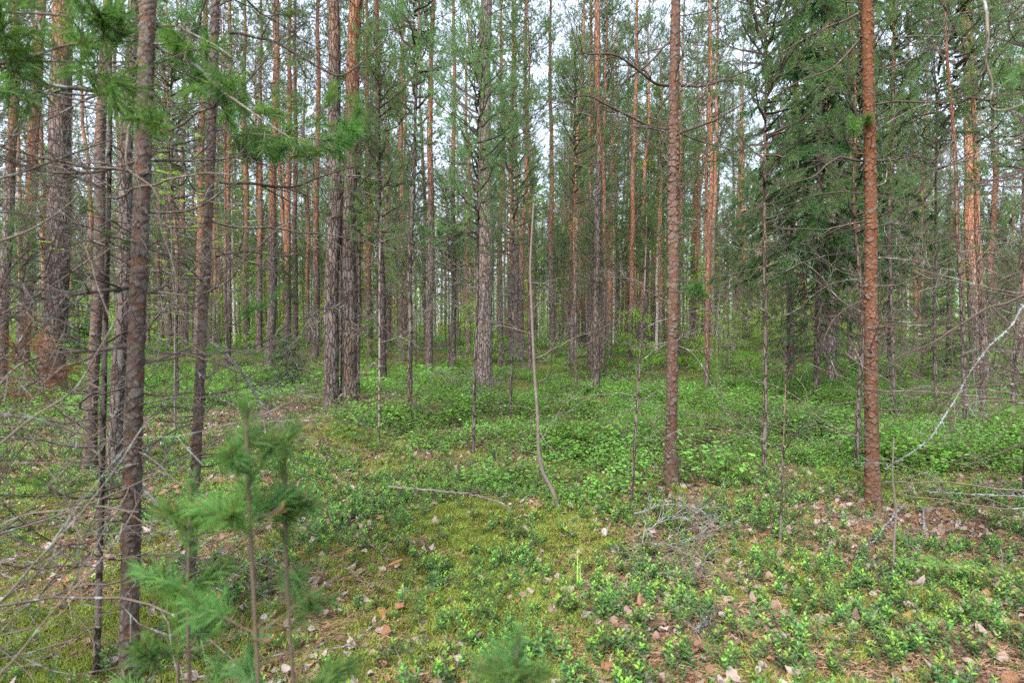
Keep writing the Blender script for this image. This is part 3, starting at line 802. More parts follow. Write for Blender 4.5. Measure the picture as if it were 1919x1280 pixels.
# ------------------------------------------------------------------ hand-shaped boughs
def bough(root, pts, r=0.008, mat=None, nsub=8, lvl=1, live=False, seed=1, lump=0.0, subL=0.35, name='branch', nsc=1.15, dead_n=False, per=40, twig_up=0.1):
    """a bough along given pixel/depth points, with side twigs; a child of ROOT"""
    rng = np.random.default_rng(seed)
    W = np.array([at(*p) for p in pts])
    s = np.concatenate([[0], np.cumsum(np.linalg.norm(np.diff(W, axis=0), axis=1))])
    n = max(6, int(s[-1] / 0.04)); ss = np.linspace(0, s[-1], n)
    C = np.stack([np.interp(ss, s, W[:, i_]) for i_ in range(3)], 1)
    for _ in range(max(1, int(n / len(W) / 7))):                 # round the corners
        C[1:-1] = (C[:-2] + C[1:-1] * 2 + C[2:]) / 4
    C[1:-1] += np.stack([vnoise(ss * 6, ss * 0 + i_ * 7.3, seed=seed) for i_ in range(3)], 1)[1:-1] * 0.014
    rr = r * (1 - 0.75 * np.linspace(0, 1, n))
    mb = MB(); off = np.array(root.location)
    if lump > 0:
        m = n * 5; s2 = np.linspace(0, s[-1], m)
        C2 = np.stack([np.interp(s2, ss, C[:, i_]) for i_ in range(3)], 1)
        r2 = np.interp(s2, ss, rr) * (1 + 0.6 * lump * np.clip(vnoise(s2 * 38, s2 * 0, seed=seed) + vnoise(s2 * 9, s2 * 0, seed=seed + 1) * 0.9, 0, 2))
        tube(mb, C2 - off, np.maximum(r2, 0.0015), 8)
        fl = rng.integers(0, m, int(s[-1] * 260 * lump))              # lichen scales standing off the wood
        P = C2[fl] - off + rng.normal(0, 1, (len(fl), 3)) * r2[fl][:, None] * 0.7
        leaves(mb, rng, P, rng.normal(0, 1, (len(fl), 3)), rng.normal(0, 1, (len(fl), 3)), rng.uniform(0.005, 0.014, len(fl)), 0.006, 0, 0.3)
    else:
        tube(mb, C - off, np.maximum(rr, 0.0015), 6)
    out, tips = [], []
    T = norm(np.gradient(C, axis=0))
    for k_ in range(nsub):
        q = min(n - 2, int(n * (0.12 + 0.88 * (k_ + rng.random()) / nsub)))
        axv = norm(np.cross(T[q], rng.normal(0, 1, 3))); a = rng.uniform(0.4, 1.1)
        grow(rng, C[q] - off, T[q] * math.cos(a) + axv * math.sin(a), subL * rng.uniform(0.4, 1.2), rr[q] * 0.6, lvl, out, tips, 0.2, twig_up, 4)
    tips.append((C[-1] - off, T[-1], 0))
    add_twigs(mb, out, 0, 0.0012)
    if live and not dead_n:
        candles(mb, tips, 1)
    o = link(name, mb.mesh(name, [mat or DEAD, BUD]), root)
    if live:
        nbm = MB(); needles(nbm, rng, [t[0] for t in tips], [t[1] for t in tips], per, 0.065 * nsc, 0.0028, 0.085, 0, 0.35, 1.25)
        link('needles', nbm.mesh('needles', [NEEDLE_DEAD if dead_n else NEEDLE_NEAR], False), o)
    return o

fl = EXTRA['flaky'][0]
bough(fl, [(250, 537, 2.55), (200, 545, 2.45), (120, 555, 2.3), (50, 563, 2.2), (-40, 566, 2.1)], 0.011, DEAD, 9, 1, seed=11, subL=0.4)
bough(fl, [(238, 648, 2.5), (150, 655, 2.3), (60, 672, 2.1), (-20, 745, 1.9)], 0.010, PALE, 9, 1, seed=12, subL=0.35)
bough(fl, [(262, 190, 2.5), (190, 172, 2.4), (110, 158, 2.25), (40, 143, 2.1), (-40, 140, 2.0)], 0.012, DEAD, 8, 1, seed=13)
bough(fl, [(262, 300, 2.5), (190, 322, 2.4), (100, 325, 2.3), (30, 310, 2.2), (-30, 285, 2.1)], 0.009, PALE, 8, 1, seed=14)
bough(fl, [(268, 300, 2.5), (340, 298, 2.5), (420, 300, 2.55), (480, 285, 2.6)], 0.008, DEAD, 8, 1, seed=15)
bough(fl, [(270, 75, 2.5), (340, 105, 2.45), (400, 155, 2.4), (480, 215, 2.35), (560, 262, 2.3)], 0.010, PALE, 8, 1, live=True, seed=16, nsc=1.0, subL=0.3)
bough(fl, [(272, 50, 2.5), (330, 48, 2.4), (400, 85, 2.3), (450, 120, 2.25)], 0.009, PALE, 6, 1, seed=17)
bough(fl, [(245, 900, 2.5), (285, 930, 2.4), (310, 965, 2.35), (335, 1030, 2.3)], 0.009, LICHEN, 4, 1, seed=18, lump=1.2, subL=0.2)
bough(fl, [(255, 545, 2.5), (320, 556, 2.45), (380, 556, 2.4), (420, 520, 2.4)], 0.008, PALE, 7, 1, seed=19)
bough(fl, [(262, 200, 2.5), (240, 240, 2.3), (236, 320, 2.2), (300, 360, 2.1), (300, 430, 2.1), (325, 520, 2.1), (330, 560, 2.1)], 0.006, PALE, 5, 1, seed=20)
ln = EXTRA['lean'][0]
bough(ln, [(392, 640, 3.05), (430, 660, 3.0), (460, 705, 3.0), (490, 760, 2.95), (560, 830, 2.9)], 0.009, LICHEN, 6, 1, seed=21, lump=0.5, subL=0.25)
bough(ln, [(405, 480, 3.1), (460, 470, 3.1), (530, 480, 3.1), (600, 470, 3.1)], 0.009, DARKTWIG, 8, 1, seed=22)
bough(ln, [(412, 340, 3.1), (480, 345, 3.1), (560, 350, 3.1), (640, 318, 3.1), (690, 300, 3.1)], 0.009, DARKTWIG, 8, 1, seed=23)
bough(ln, [(425, 130, 3.1), (480, 200, 3.0), (560, 255, 2.9), (640, 265, 2.9)], 0.008, DEAD, 7, 1, live=True, seed=24, subL=0.28, per=60)
bough(ln, [(425, 230, 3.1), (445, 300, 3.0), (520, 290, 2.9), (560, 290, 2.8)], 0.006, DEAD, 6, 1, live=True, seed=25, subL=0.22, per=60)
bough(ln, [(430, 60, 3.1), (520, 75, 3.1), (640, 150, 3.1), (740, 55, 3.1)], 0.009, DARKTWIG, 7, 1, seed=26)
bough(ln, [(420, 200, 3.1), (380, 140, 3.0), (350, 90, 2.9)], 0.007, DEAD, 6, 1, live=True, seed=27, subL=0.25, per=60)
sc_t = EXTRA['scaly'][0]
bough(sc_t, [(1264, 162, 5.6), (1225, 155, 5.5), (1190, 125, 5.4), (1160, 103, 5.3), (1095, 100, 5.2), (1078, 85, 5.2), (1072, 40, 5.2)], 0.016, DARKTWIG, 9, 2, seed=31, subL=0.5)
bough(sc_t, [(1266, 245, 5.6), (1225, 238, 5.5), (1150, 203, 5.4), (1112, 182, 5.3), (1075, 180, 5.3), (1020, 212, 5.2)], 0.016, DARKTWIG, 9, 2, seed=32, subL=0.5)
bough(sc_t, [(1276, 160, 5.6), (1320, 160, 5.6), (1380, 142, 5.7), (1440, 115, 5.7)], 0.014, DARKTWIG, 8, 2, seed=33, subL=0.45)
bough(sc_t, [(1275, 250, 5.6), (1340, 225, 5.6), (1400, 190, 5.6), (1460, 140, 5.6)], 0.014, DARKTWIG, 8, 2, seed=34, subL=0.45)
bough(sc_t, [(1276, 248, 5.6), (1330, 270, 5.6), (1380, 285, 5.5), (1440, 288, 5.5)], 0.011, DARKTWIG, 7, 2, seed=35, subL=0.4)
bough(sc_t, [(1260, 70, 5.6), (1225, 110, 5.5), (1160, 160, 5.4), (1100, 215, 5.4)], 0.012, DARKTWIG, 7, 1, seed=36, subL=0.4)
bough(sc_t, [(1262, 408, 5.6), (1310, 412, 5.5), (1340, 420, 5.4), (1380, 470, 5.3)], 0.006, DEAD, 5, 1, seed=37, subL=0.3)
bough(sc_t, [(1258, 545, 5.6), (1210, 560, 5.5), (1170, 590, 5.4), (1140, 610, 5.4)], 0.010, DARKTWIG, 6, 1, seed=38, subL=0.3)
bough(sc_t, [(1262, 645, 5.55), (1295, 660, 5.4), (1325, 700, 5.3), (1345, 750, 5.3), (1380, 800, 5.2)], 0.008, DEAD, 6, 1, seed=39, subL=0.3)
bough(sc_t, [(1255, 640, 5.55), (1215, 650, 5.4), (1180, 655, 5.4)], 0.008, DEAD, 5, 1, seed=40, subL=0.3)
bough(sc_t, [(1260, 545, 5.5), (1290, 540, 5.3), (1310, 538, 5.2)], 0.006, DEAD, 5, 1, live=True, seed=41, subL=0.15, per=60)
bough(sc_t, [(1255, 730, 5.55), (1225, 735, 5.4), (1195, 760, 5.3), (1130, 800, 5.2)], 0.007, DEAD, 6, 1, seed=42, subL=0.3)
rd = EXTRA['red'][0]
bough(rd, [(1632, 300, 5.1), (1600, 302, 5.1), (1570, 290, 5.1), (1530, 330, 5.0), (1470, 345, 5.0)], 0.012, DARKTWIG, 7, 2, seed=51, subL=0.35)
bough(rd, [(1636, 300, 5.1), (1680, 297, 5.1), (1720, 288, 5.0), (1735, 330, 5.0)], 0.012, DARKTWIG, 7, 2, seed=52, subL=0.4)
bough(rd, [(1630, 415, 5.1), (1590, 420, 5.0), (1540, 430, 5.0), (1460, 428, 4.9)], 0.010, DARKTWIG, 7, 1, seed=53, subL=0.35)
bough(rd, [(1630, 555, 5.1), (1600, 570, 5.0), (1560, 600, 5.0), (1545, 640, 4.9)], 0.009, DARKTWIG, 6, 1, seed=54, subL=0.3)
bough(rd, [(1628, 12, 5.1), (1590, 35, 5.0), (1530, 60, 4.9), (1460, 100, 4.8)], 0.013, DARKTWIG, 8, 2, seed=55, subL=0.45)
bough(rd, [(1625, 60, 5.1), (1560, 130, 5.0), (1500, 150, 4.9), (1420, 190, 4.8)], 0.012, DARKTWIG, 7, 2, seed=56, subL=0.4)
bough(rd, [(1634, 195, 5.1), (1690, 190, 5.0), (1750, 190, 4.9), (1830, 200, 4.8)], 0.011, DARKTWIG, 7, 1, seed=57, subL=0.4)
bough(rd, [(1632, 225, 5.0), (1605, 235, 4.8), (1596, 232, 4.7)], 0.005, LIVETWIG, 3, 1, live=True, seed=58, subL=0.08, per=60)
bough(rd, [(1638, 770, 5.1), (1690, 770, 5.0), (1760, 760, 4.9), (1830, 755, 4.8)], 0.009, DARKTWIG, 7, 1, seed=59, subL=0.3)
bough(rd, [(1634, 740, 5.1), (1600, 755, 5.0), (1570, 760, 5.0), (1530, 765, 4.9)], 0.009, DARKTWIG, 6, 1, seed=60, subL=0.3)

# a pine just outside the frame on the right, whose boughs reach in
B = np.array([3.75, 3.35, 0]); B[2] = hz(B[0], B[1])
rt = thing('pine_tree', B, 'pine just out of view whose lichened dead boughs reach in beside the reddish pine', 'tree', STAND)
me, ax, rad = trunk_mesh('trunk', 12, 0.075, (0, 0), False, 901)
t = link('trunk', me, rt); t['orange_z'] = 4.0; t['lichen'] = 0.6; t['tone'] = 0.0
put('crown', CROWN[1], rt, ax(6.0), (0, 0, 1), 0.55)
bough(rt, [(2070, 470, 2.9), (1919, 570, 2.7), (1855, 645, 2.6), (1812, 690, 2.55), (1795, 740, 2.5), (1745, 822, 2.45), (1700, 855, 2.4), (1660, 880, 2.4)], 0.0048, LICHEN, 5, 1, seed=71, lump=1.2, subL=0.3)
bough(rt, [(2080, 500, 3.0), (1919, 552, 2.9), (1830, 590, 2.8), (1740, 640, 2.8), (1670, 680, 2.8)], 0.010, DARKTWIG, 8, 1, seed=72, subL=0.4)
bough(rt, [(2080, 700, 3.1), (1900, 722, 3.0), (1800, 727, 3.0), (1720, 738, 3.0), (1620, 737, 3.0)], 0.007, DARKTWIG, 7, 1, seed=73, lump=0.25, subL=0.3)
bough(rt, [(2060, -190, 2.9), (1930, -90, 2.7), (1838, -20, 2.6), (1850, 40, 2.55), (1857, 70, 2.5), (1850, 110, 2.5), (1869, 160, 2.5), (1850, 205, 2.5), (1875, 208, 2.5), (1930, 185, 2.5)], 0.013, PALE, 4, 1, seed=74, subL=0.2)
bough(rt, [(2060, -40, 2.9), (1919, 20, 2.5), (1870, 60, 2.3), (1830, 115, 2.3), (1790, 140, 2.3)], 0.007, DARKTWIG, 6, 1, seed=75, subL=0.3)
bough(rt, [(2050, 30, 2.9), (1960, 60, 2.1), (1920, 110, 1.7), (1915, 140, 1.6)], 0.006, LIVETWIG, 4, 1, live=True, seed=76, subL=0.15, per=60)
bough(rt, [(2080, 250, 3.0), (1900, 330, 2.9), (1800, 350, 2.8), (1700, 400, 2.8)], 0.009, DARKTWIG, 9, 2, seed=77, subL=0.4)
bough(rt, [(2080, 880, 3.3), (1919, 830, 3.2), (1850, 860, 3.1), (1800, 880, 3.1)], 0.007, DARKTWIG, 6, 1, seed=78, subL=0.3)
for i_ in range(12):
    a = math.pi + RNG.uniform(-1.0, 1.0); zz = RNG.uniform(0.8, 4.2)
    put('branch', DEADB[i_ % 10], rt, ax(zz), (RNG.uniform(-.5, .5), RNG.uniform(-.3, .3), a), RNG.uniform(0.7, 1.1))

# a pine just outside the frame on the left, needled boughs hanging into the upper corner
B = np.array([-2.75, 1.9, 0]); B[2] = hz(B[0], B[1])
lt = thing('pine_tree', B, 'pine just out of view whose green needled boughs hang over the leftmost trunks', 'tree', STAND)
me, ax, rad = trunk_mesh('trunk', 8, 0.06, (0, 0), False, 902)
t = link('trunk', me, lt); t['orange_z'] = 4.0; t['lichen'] = 0.6; t['tone'] = 0.0
put('crown', CROWN[3], lt, ax(4.2), (0, 0, 1), 0.36)
bough(lt, [(-420, 180, 1.9), (-80, 130, 1.75), (40, 110, 1.7), (140, 85, 1.65), (235, 60, 1.6)], 0.009, DEAD, 9, 1, live=True, seed=81, subL=0.28)
bough(lt, [(-420, 250, 1.9), (-80, 200, 1.8), (60, 170, 1.75), (170, 190, 1.7), (290, 215, 1.7)], 0.009, DEAD, 9, 1, live=True, seed=82, subL=0.28)
bough(lt, [(-420, 60, 1.9), (-60, 20, 1.8), (90, 20, 1.75), (200, 40, 1.7)], 0.008, DEAD, 8, 1, live=True, seed=83, subL=0.28)
bough(lt, [(-420, 420, 1.9), (-60, 350, 1.9), (100, 300, 1.9), (230, 250, 1.9)], 0.008, DEAD, 8, 1, seed=84, subL=0.4)
bough(lt, [(-420, 520, 1.9), (-60, 470, 1.9), (60, 430, 1.9), (150, 360, 1.9)], 0.008, PALE, 8, 1, seed=85, subL=0.4)
bough(lt, [(-420, 760, 1.9), (-60, 700, 1.8), (30, 660, 1.8), (60, 600, 1.8)], 0.007, PALE, 6, 1, live=True, dead_n=True, seed=86, subL=0.25, per=14)
bough(lt, [(-420, 700, 1.9), (-60, 880, 1.7), (40, 800, 1.7), (130, 740, 1.7), (240, 560, 1.7)], 0.006, PALE, 8, 1, seed=87, subL=0.35)
bough(lt, [(-420, 900, 1.9), (-60, 1180, 1.6), (90, 1040, 1.6), (200, 900, 1.6), (300, 760, 1.6)], 0.006, LICHEN, 9, 1, seed=88, subL=0.35)
bough(lt, [(-420, 1000, 1.9), (-60, 1330, 1.5), (60, 1200, 1.5), (160, 1080, 1.55), (250, 960, 1.6)], 0.006, PALE, 9, 1, seed=89, subL=0.35)
bough(lt, [(-420, 800, 1.9), (-60, 1020, 1.8), (60, 960, 1.8), (180, 940, 1.8), (260, 960, 1.8)], 0.006, PALE, 8, 1, seed=90, subL=0.35)

for tr, n_, zlo_, zhi_, a0_, a1_ in ((lt, 42, 0.25, 2.4, -0.75, 0.65), (rt, 22, 0.5, 3.6, 2.5, 3.8)):
    for i_ in range(n_):
        zz = RNG.uniform(zlo_, zhi_); pool = DEADB_PALE if RNG.random() < 0.6 else DEADB
        put('branch', pool[RNG.integers(len(pool))], tr, (0, 0, zz), (RNG.uniform(-.6, .6), RNG.uniform(-.25, .35), RNG.uniform(a0_, a1_)), RNG.uniform(0.9, 1.5))
for key, n_ in (('flaky', 16), ('stem', 18), ('lean', 20), ('behind', 22)):
    r_, ax_, rad_, B_ = EXTRA[key]
    for i_ in range(n_):
        zz = RNG.uniform(0.2, 2.4 if key in ('flaky', 'stem') else 3.6); a = RNG.random() * 6.28; pool = DEADB_PALE if RNG.random() < 0.65 else DEADB
        put('branch', pool[RNG.integers(len(pool))], r_, ax_(zz) + np.array([math.cos(a), math.sin(a), 0]) * float(rad_(zz)) * 0.7, (RNG.uniform(-.6, .6), RNG.uniform(-.2, .45), a), RNG.uniform(0.5, 1.0))

# ------------------------------------------------------------------ curved bare sapling, near saplings
def stem_thing(name, label, cat, pix, r0, r1, mat, group=None):
    W = np.array([at(*p) for p in pix])
    W[0][2] = hz(W[0][0], W[0][1]) - 0.03
    root = thing(name, W[0], label, cat, group)
    s = np.linspace(0, len(W) - 1, len(W) * 9)
    C = np.stack([np.interp(s, np.arange(len(W)), W[:, i_]) for i_ in range(3)], 1)
    for _ in range(6):
        C[1:-1] = (C[:-2] + 2 * C[1:-1] + C[2:]) / 4
    mb = MB(); tube(mb, C - W[0], np.linspace(r0, r1, len(C)), 8)
    o = link('trunk', mb.mesh('trunk', [mat]), root)
    return root, C - W[0]
YS = ground_at(1049, 957)[1]
r_, C = stem_thing('bare_sapling', 'bare grey sapling with a stem bent at the base, in the bilberry before the stand', 'sapling',
                   [(1049, 957, YS), (1038, 925, YS), (1016, 885, YS), (1009, 845, YS), (1008, 790, YS), (1001, 690, YS), (997, 600, YS), (993, 500, YS), (1000, 380, YS)], 0.019, 0.007, SMOOTHBARK)
for i_ in range(9):
    q = int(len(C) * (0.35 + 0.06 * i_))
    put('branch', DEADB_PALE[i_ % 4], r_, C[q], (RNG.uniform(-.5, .5), RNG.uniform(-.5, .1), RNG.random() * 6.28), RNG.uniform(0.35, 0.75))
r_, C = stem_thing('bare_sapling', 'upright grey dead sapling standing in front of the lichened fallen bough', 'sapling',
                   [(1672, 1110, 3.4), (1676, 1010, 3.4), (1680, 960, 3.4), (1672, 890, 3.4), (1675, 820, 3.4)], 0.0075, 0.004, SMOOTHBARK)
for i_ in range(4):
    put('branch', DEADB_PALE[i_ % 4], r_, C[8 + 8 * i_], (RNG.uniform(-.5, .5), RNG.uniform(-.5, .3), RNG.random() * 6.28), RNG.uniform(0.2, 0.4))

def near_sapling(label, B, H, tiers, seed, name='young_pine_tree', r=0.005, Lb=0.34, bare=0.0, per=90, nl=0.045, group=None, lean=0.0):
    rng = np.random.default_rng(seed)
    B = np.array([B[0], B[1], hz(B[0], B[1]) - 0.02])
    root = thing(name, B, label, 'young tree', group)
    zz = np.linspace(0, H, 26)
    C = np.stack([0.012 * np.sin(zz * 4 + seed), 0.012 * np.cos(zz * 3.3), zz], 1)
    mb = MB(); tube(mb, C, np.linspace(r, 0.0035, 26), 8)
    link('trunk', mb.mesh('trunk', [LIVETWIG]), root)
    for z, k_ in tiers:
        for q in range(k_):
            a = 6.283 * (q + rng.uniform(-0.25, 0.25)) / k_ + z * 5
            L = Lb * rng.uniform(0.75, 1.2) * (1.0 if z < H * 0.8 else 0.6)
            out, tips = [], []
            grow(rng, (0, 0, 0), (1, 0, 0.35), L, 0.0028, 1, out, tips, 0.1, 0.8, 3, (0.5, 0.8), 0.05, 0.4)
            m1 = MB(); add_twigs(m1, out, 0, 0.0018); candles(m1, tips, 1, 0.0011, 0.014)
            b = put('branch', m1.mesh('branch', [LIVETWIG, BUD]), root, C[min(25, int(z / H * 25))], (0, 0, a))
            if rng.random() >= bare:
                m2 = MB(); needles(m2, rng, [t_[0] for t_ in tips], [t_[1] for t_ in tips], per, nl * 1.35, 0.0026, 0.075, 0, 0.35, 1.25)
                put('needles', m2.mesh('needles', [NEEDLE_NEAR], False), b)
    m2 = MB(); needles(m2, rng, [C[-1], C[-3]], [np.array([0, 0, 1.0])] * 2, int(per * 1.6), nl * 1.3, 0.0026, 0.09, 0, 0.35, 1.2)
    link('needles', m2.mesh('needles', [NEEDLE_NEAR], False), root)
    return root
P = at(472, 742, 1.12)
near_sapling('out-of-focus young pine close to the camera, tallest of the near saplings', P, P[2] - hz(P[0], P[1]), [(1.36, 3), (1.2, 4), (1.0, 3), (0.8, 3), (0.6, 3)], 5, Lb=0.15, per=40, bare=0.3, nl=0.04)
P = at(962, 1160, 1.0)
near_sapling('tip of a tiny young pine poking up at the bottom edge of the view', P, P[2] - hz(P[0], P[1]), [(1.0, 4), (0.93, 4), (0.82, 4), (0.7, 4)], 9, Lb=0.085, nl=0.034, per=70)
P = at(545, 850, 1.2)
near_sapling('blurred near pine sapling with browned tip, second tallest', P, P[2] - hz(P[0], P[1]), [(1.18, 3), (1.02, 2), (0.8, 3)], 31, Lb=0.12, per=40, bare=0.3, nl=0.04)
P = at(362, 890, 1.3)
near_sapling('blurred small pine sapling beside the tallest near sapling', P, P[2] - hz(P[0], P[1]), [(1.12, 3), (1.0, 3), (0.85, 3), (0.65, 3)], 14, Lb=0.15, per=40, bare=0.25, nl=0.04)
P = at(330, 1130, 1.5)
near_sapling('low young pine with green tufts at the foot of the slim leaning pine', P, 0.85, [(0.75, 3), (0.55, 3), (0.35, 3)], 23, Lb=0.18, per=40, bare=0.3, nl=0.04)

# ------------------------------------------------------------------ spruces
def spruce(label, px, py, H, R, nb, r0, seed, dead_to=0.0, base=0.0, d=None, needle=0.05, dens=1.0, nw=0.006, group=None, droop=0.35):
    B = ground_at(px, py) if d is None else at(px, py, d)
    B[2] = hz(B[0], B[1])
    root = thing('spruce_tree', B, label, 'tree', group)
    me, ax, rad = trunk_mesh('trunk', H, r0, (0.0, 0.0), False, seed, 0.015, stubs=12)
    t = link('trunk', me, root); t['orange_z'] = 40.0; t['lichen'] = 0.5; t['tone'] = -0.1
    tw, fo = spruce_mesh(seed, H, R, nb, dead_to, needle, base=base, dens=dens, nw=nw, droop=droop)
    link('branchwork', tw, root); link('needle_foliage', fo, root)
    PLACED.append((B[0], B[1]))
    return root
spruce('big dark spruce with drooping boughs and bare lower twigs', 1530, 757, 14.0, 2.5, 330, 0.068, 41, dead_to=2.9, base=0.9, needle=0.058, dens=1.6, droop=0.55, nw=0.007)
spruce('slimmer spruce half merged behind the big dark spruce', 1478, 735, 11.0, 1.25, 190, 0.05, 43, dead_to=3.4, base=1.0)
spruce('low bushy spruce with dark green boughs near the ground left of the twin pines', 537, 735, 1.35, 0.75, 60, 0.022, 44, base=0.1, needle=0.035)
spruce('ragged spruce behind the slender brown pine right of the reddish one', 1665, 715, 10.0, 1.3, 200, 0.055, 45, dead_to=2.2, base=1.0)
spruce('young spruce with sparse boughs between the poles near the frame edge', 1772, 725, 5.0, 0.9, 90, 0.03, 46, base=0.6)
spruce('small feathery spruce among the trunks beyond the stout old pine', 150, 690, 3.2, 0.9, 80, 0.03, 47, base=0.3)

# ------------------------------------------------------------------ broad-leaved saplings
def rowan(label, px, py, seed, h=2.2, nf=30, d=None, spread=0.9, group=None):
    B = ground_at(px, py) if d is None else at(px, py, d)
    B[2] = hz(B[0], B[1])
    root = thing('rowan_sapling', B, label, 'sapling', group)
    mb = MB(); zz = np.linspace(-0.05, h, 16)
    tube(mb, np.stack([0.03 * np.sin(zz * 2 + seed), 0.03 * np.cos(zz * 1.7), zz], 1), np.linspace(0.013, 0.003, 16), 6)
    link('trunk', mb.mesh('trunk', [SMOOTHBARK]), root)
    link('foliage', rowan_foliage(seed, h, nf, spread), root)
    return root
rowan('bright leafy rowan glowing behind the nearest flaky pine', 330, 800, 61, 4.4, 60, d=7.6, spread=1.1)
rowan('leafy rowan sapling at the foot of the leaning slim pine', 225, 770, 62, 2.6, 40, d=9.0)
rowan('light green rowan sapling behind the thinner twin pine', 640, 690, 63, 4.0, 46, d=17.0, spread=1.0)
rowan('pale rowan sapling behind the thicker twin pine', 690, 690, 64, 3.2, 40, d=18.0, spread=1.0)
rowan('rowan with yellowish leaves between the sunlit orange pines and scaly pine', 1345, 720, 65, 3.6, 40, d=13.0, spread=0.8)
rowan('yellow-green rowan sapling beyond the slender brown pine poles', 1775, 700, 66, 5.2, 60, d=17.0, spread=1.3)

# rowan seedling with compound leaves in the lower corner
B = ground_at(1770, 1105)
rs = thing('rowan_seedling', B, 'low rowan seedling with toothed compound leaves on the mossy ground', 'seedling')
mb = MB(); rng = np.random.default_rng(7); P, D, U = [], [], []
for a, L in ((0.15, 0.22), (2.9, 0.26), (-0.35, 0.30), (1.6, 0.15)):
    d2 = norm(np.array([math.cos(a), math.sin(a), 0.12])); b = np.array([0, 0, 0.12]); s_ = norm(np.cross(d2, [0, 0, 1.0]))
    tube(mb, [np.array([0, 0, -0.02]), b, b + d2 * L], [0.003, 0.002, 0.001], 4, 1)
    for q in range(7):
        for sg in (-1, 1):
            P.append(b + d2 * L * (0.15 + 0.12 * q)); D.append(d2 * 0.45 + s_ * sg); U.append([0, 0, 1.0])
leaves(mb, rng, np.array(P), np.array(D), np.array(U), 0.055, 0.02, 0, 0.06, 0.1)
link('foliage', mb.mesh('foliage', [BILBERRY, LIVETWIG], False), rs)

# grass blades
B = ground_at(1088, 1112)
gt = thing('grass_tuft', B, 'few light green grass blades standing up from the moss', 'grass tuft')
mb = MB(); rng = np.random.default_rng(3)
for q in range(6):
    a = rng.uniform(1.2, 3.6); L = rng.uniform(0.12, 0.26) if q else 0.27
    p0 = rng.normal(0, 0.008, 3) * np.array([1, 1, 0]); t_ = np.linspace(0, 1, 7)
    cpt = p0 + np.stack([np.cos(a) * t_ ** 2 * L * 0.35, np.sin(a) * t_ ** 2 * L * 0.35, t_ * L * (1 - 0.15 * t_)], 1)
    w = 0.006 * (1 - t_ ** 2) + 0.0004; s_ = np.array([-math.sin(a), math.cos(a), 0])
    v = np.concatenate([cpt - s_ * w[:, None] / 2, cpt + s_ * w[:, None] / 2]); j = np.arange(6)
    mb.add(v, np.stack([j, j + 1, j + 8, j + 7], 1))
link('blade', mb.mesh('blade', [GRASSM]), gt)

# ------------------------------------------------------------------ fallen branches on the ground
def fallen(label, pix, r, mat, seed, nsub=8, lump=0.0, subL=0.3, lift=0.02, lvl=1, up=-0.1):
    W = [ground_at(px, py) for px, py in pix]
    root = thing('fallen_branch', W[0], label, 'branch', 'dead branches on the ground')
    rng = np.random.default_rng(seed)
    W = np.array(W); W[:, 2] += lift
    s = np.linspace(0, len(W) - 1, len(W) * 12)
    C = np.stack([np.interp(s, np.arange(len(W)), W[:, i_]) for i_ in range(3)], 1)
    for _ in range(8):
        C[1:-1] = (C[:-2] + 2 * C[1:-1] + C[2:]) / 4
    C += rng.normal(0, 0.004, C.shape)
    C -= np.array(root.location)
    mb = MB(); rr = r * (1 - 0.7 * np.linspace(0, 1, len(C)))
    if lump:
        rr = rr * (1 + lump * np.clip(rng.normal(0.2, 0.6, len(C)), 0, 1.6))
    tube(mb, C, rr, 7)
    if lump:
        q = rng.integers(0, len(C), int(220 * lump)); P = C[q] + rng.normal(0, 1, (len(q), 3)) * rr[q][:, None]
        leaves(mb, rng, P, rng.normal(0, 1, P.shape), rng.normal(0, 1, P.shape), rng.uniform(0.005, 0.013, len(q)), 0.006, 0, 0.3)
    bo = link('branch', mb.mesh('branch', [mat]), root)
    T = norm(np.gradient(C, axis=0))
    for k_ in range(nsub):
        q = int(len(C) * (0.1 + 0.85 * (k_ + rng.random()) / nsub)); out, tips = [], []
        axv = norm(np.cross(T[q], rng.normal(0, 1, 3))); a = rng.uniform(0.4, 1.1); axv[2] = abs(axv[2]) * 0.7
        grow(rng, (0, 0, 0), T[q] * math.cos(a) + axv * math.sin(a), subL * rng.uniform(0.5, 1.2), rr[q] * 0.55, lvl, out, tips, 0.25, up, 4)
        m1 = MB(); add_twigs(m1, out, 0, 0.0014)
        link('twig', m1.mesh('twig', [mat]), root, C[q])
    return root
fallen('long thin grey stick lying across the bilberry edge before the moss mound', [(728, 938), (800, 945), (880, 955), (935, 970), (960, 985)], 0.013, PALE, 1, 7, subL=0.18, lift=0.12)
fallen('curved lichen-covered dead bough arching over the brush heap', [(1190, 1000), (1225, 985), (1262, 978), (1310, 988), (1332, 1010), (1333, 1040)], 0.0055, LICHEN, 2, 10, lump=0.8, subL=0.3, lift=0.14)
fallen('dead twiggy bough crusted with lichen lying within the brush heap', [(1180, 1060), (1210, 1045), (1250, 1050), (1300, 1040), (1330, 1028)], 0.005, LICHEN, 3, 10, lump=1.0, subL=0.3, lift=0.1)
fallen('bundle of bare brown twigs fanning out from the brush heap', [(1340, 1090), (1300, 1075), (1270, 1060), (1240, 1080), (1210, 1110)], 0.007, PALE, 4, 16, subL=0.36, lift=0.1, lvl=2)
fallen('short dark stick lying just left of the brush heap', [(1110, 1086), (1150, 1087), (1180, 1080), (1200, 1060)], 0.008, DEAD, 5, 4, subL=0.15, lift=0.02)
fallen('lichen-covered bough lying level over the brown hollow near the frame edge', [(1990, 978), (1919, 968), (1850, 963), (1760, 958), (1690, 955)], 0.008, LICHEN, 6, 6, lump=0.9, subL=0.3, lift=0.16)
fallen('lichened bough sloping down from the level one towards the grey sapling', [(1697, 960), (1680, 980), (1655, 1010), (1640, 1035), (1612, 1052)], 0.006, LICHEN, 7, 5, lump=1.1, subL=0.2, lift=0.08)
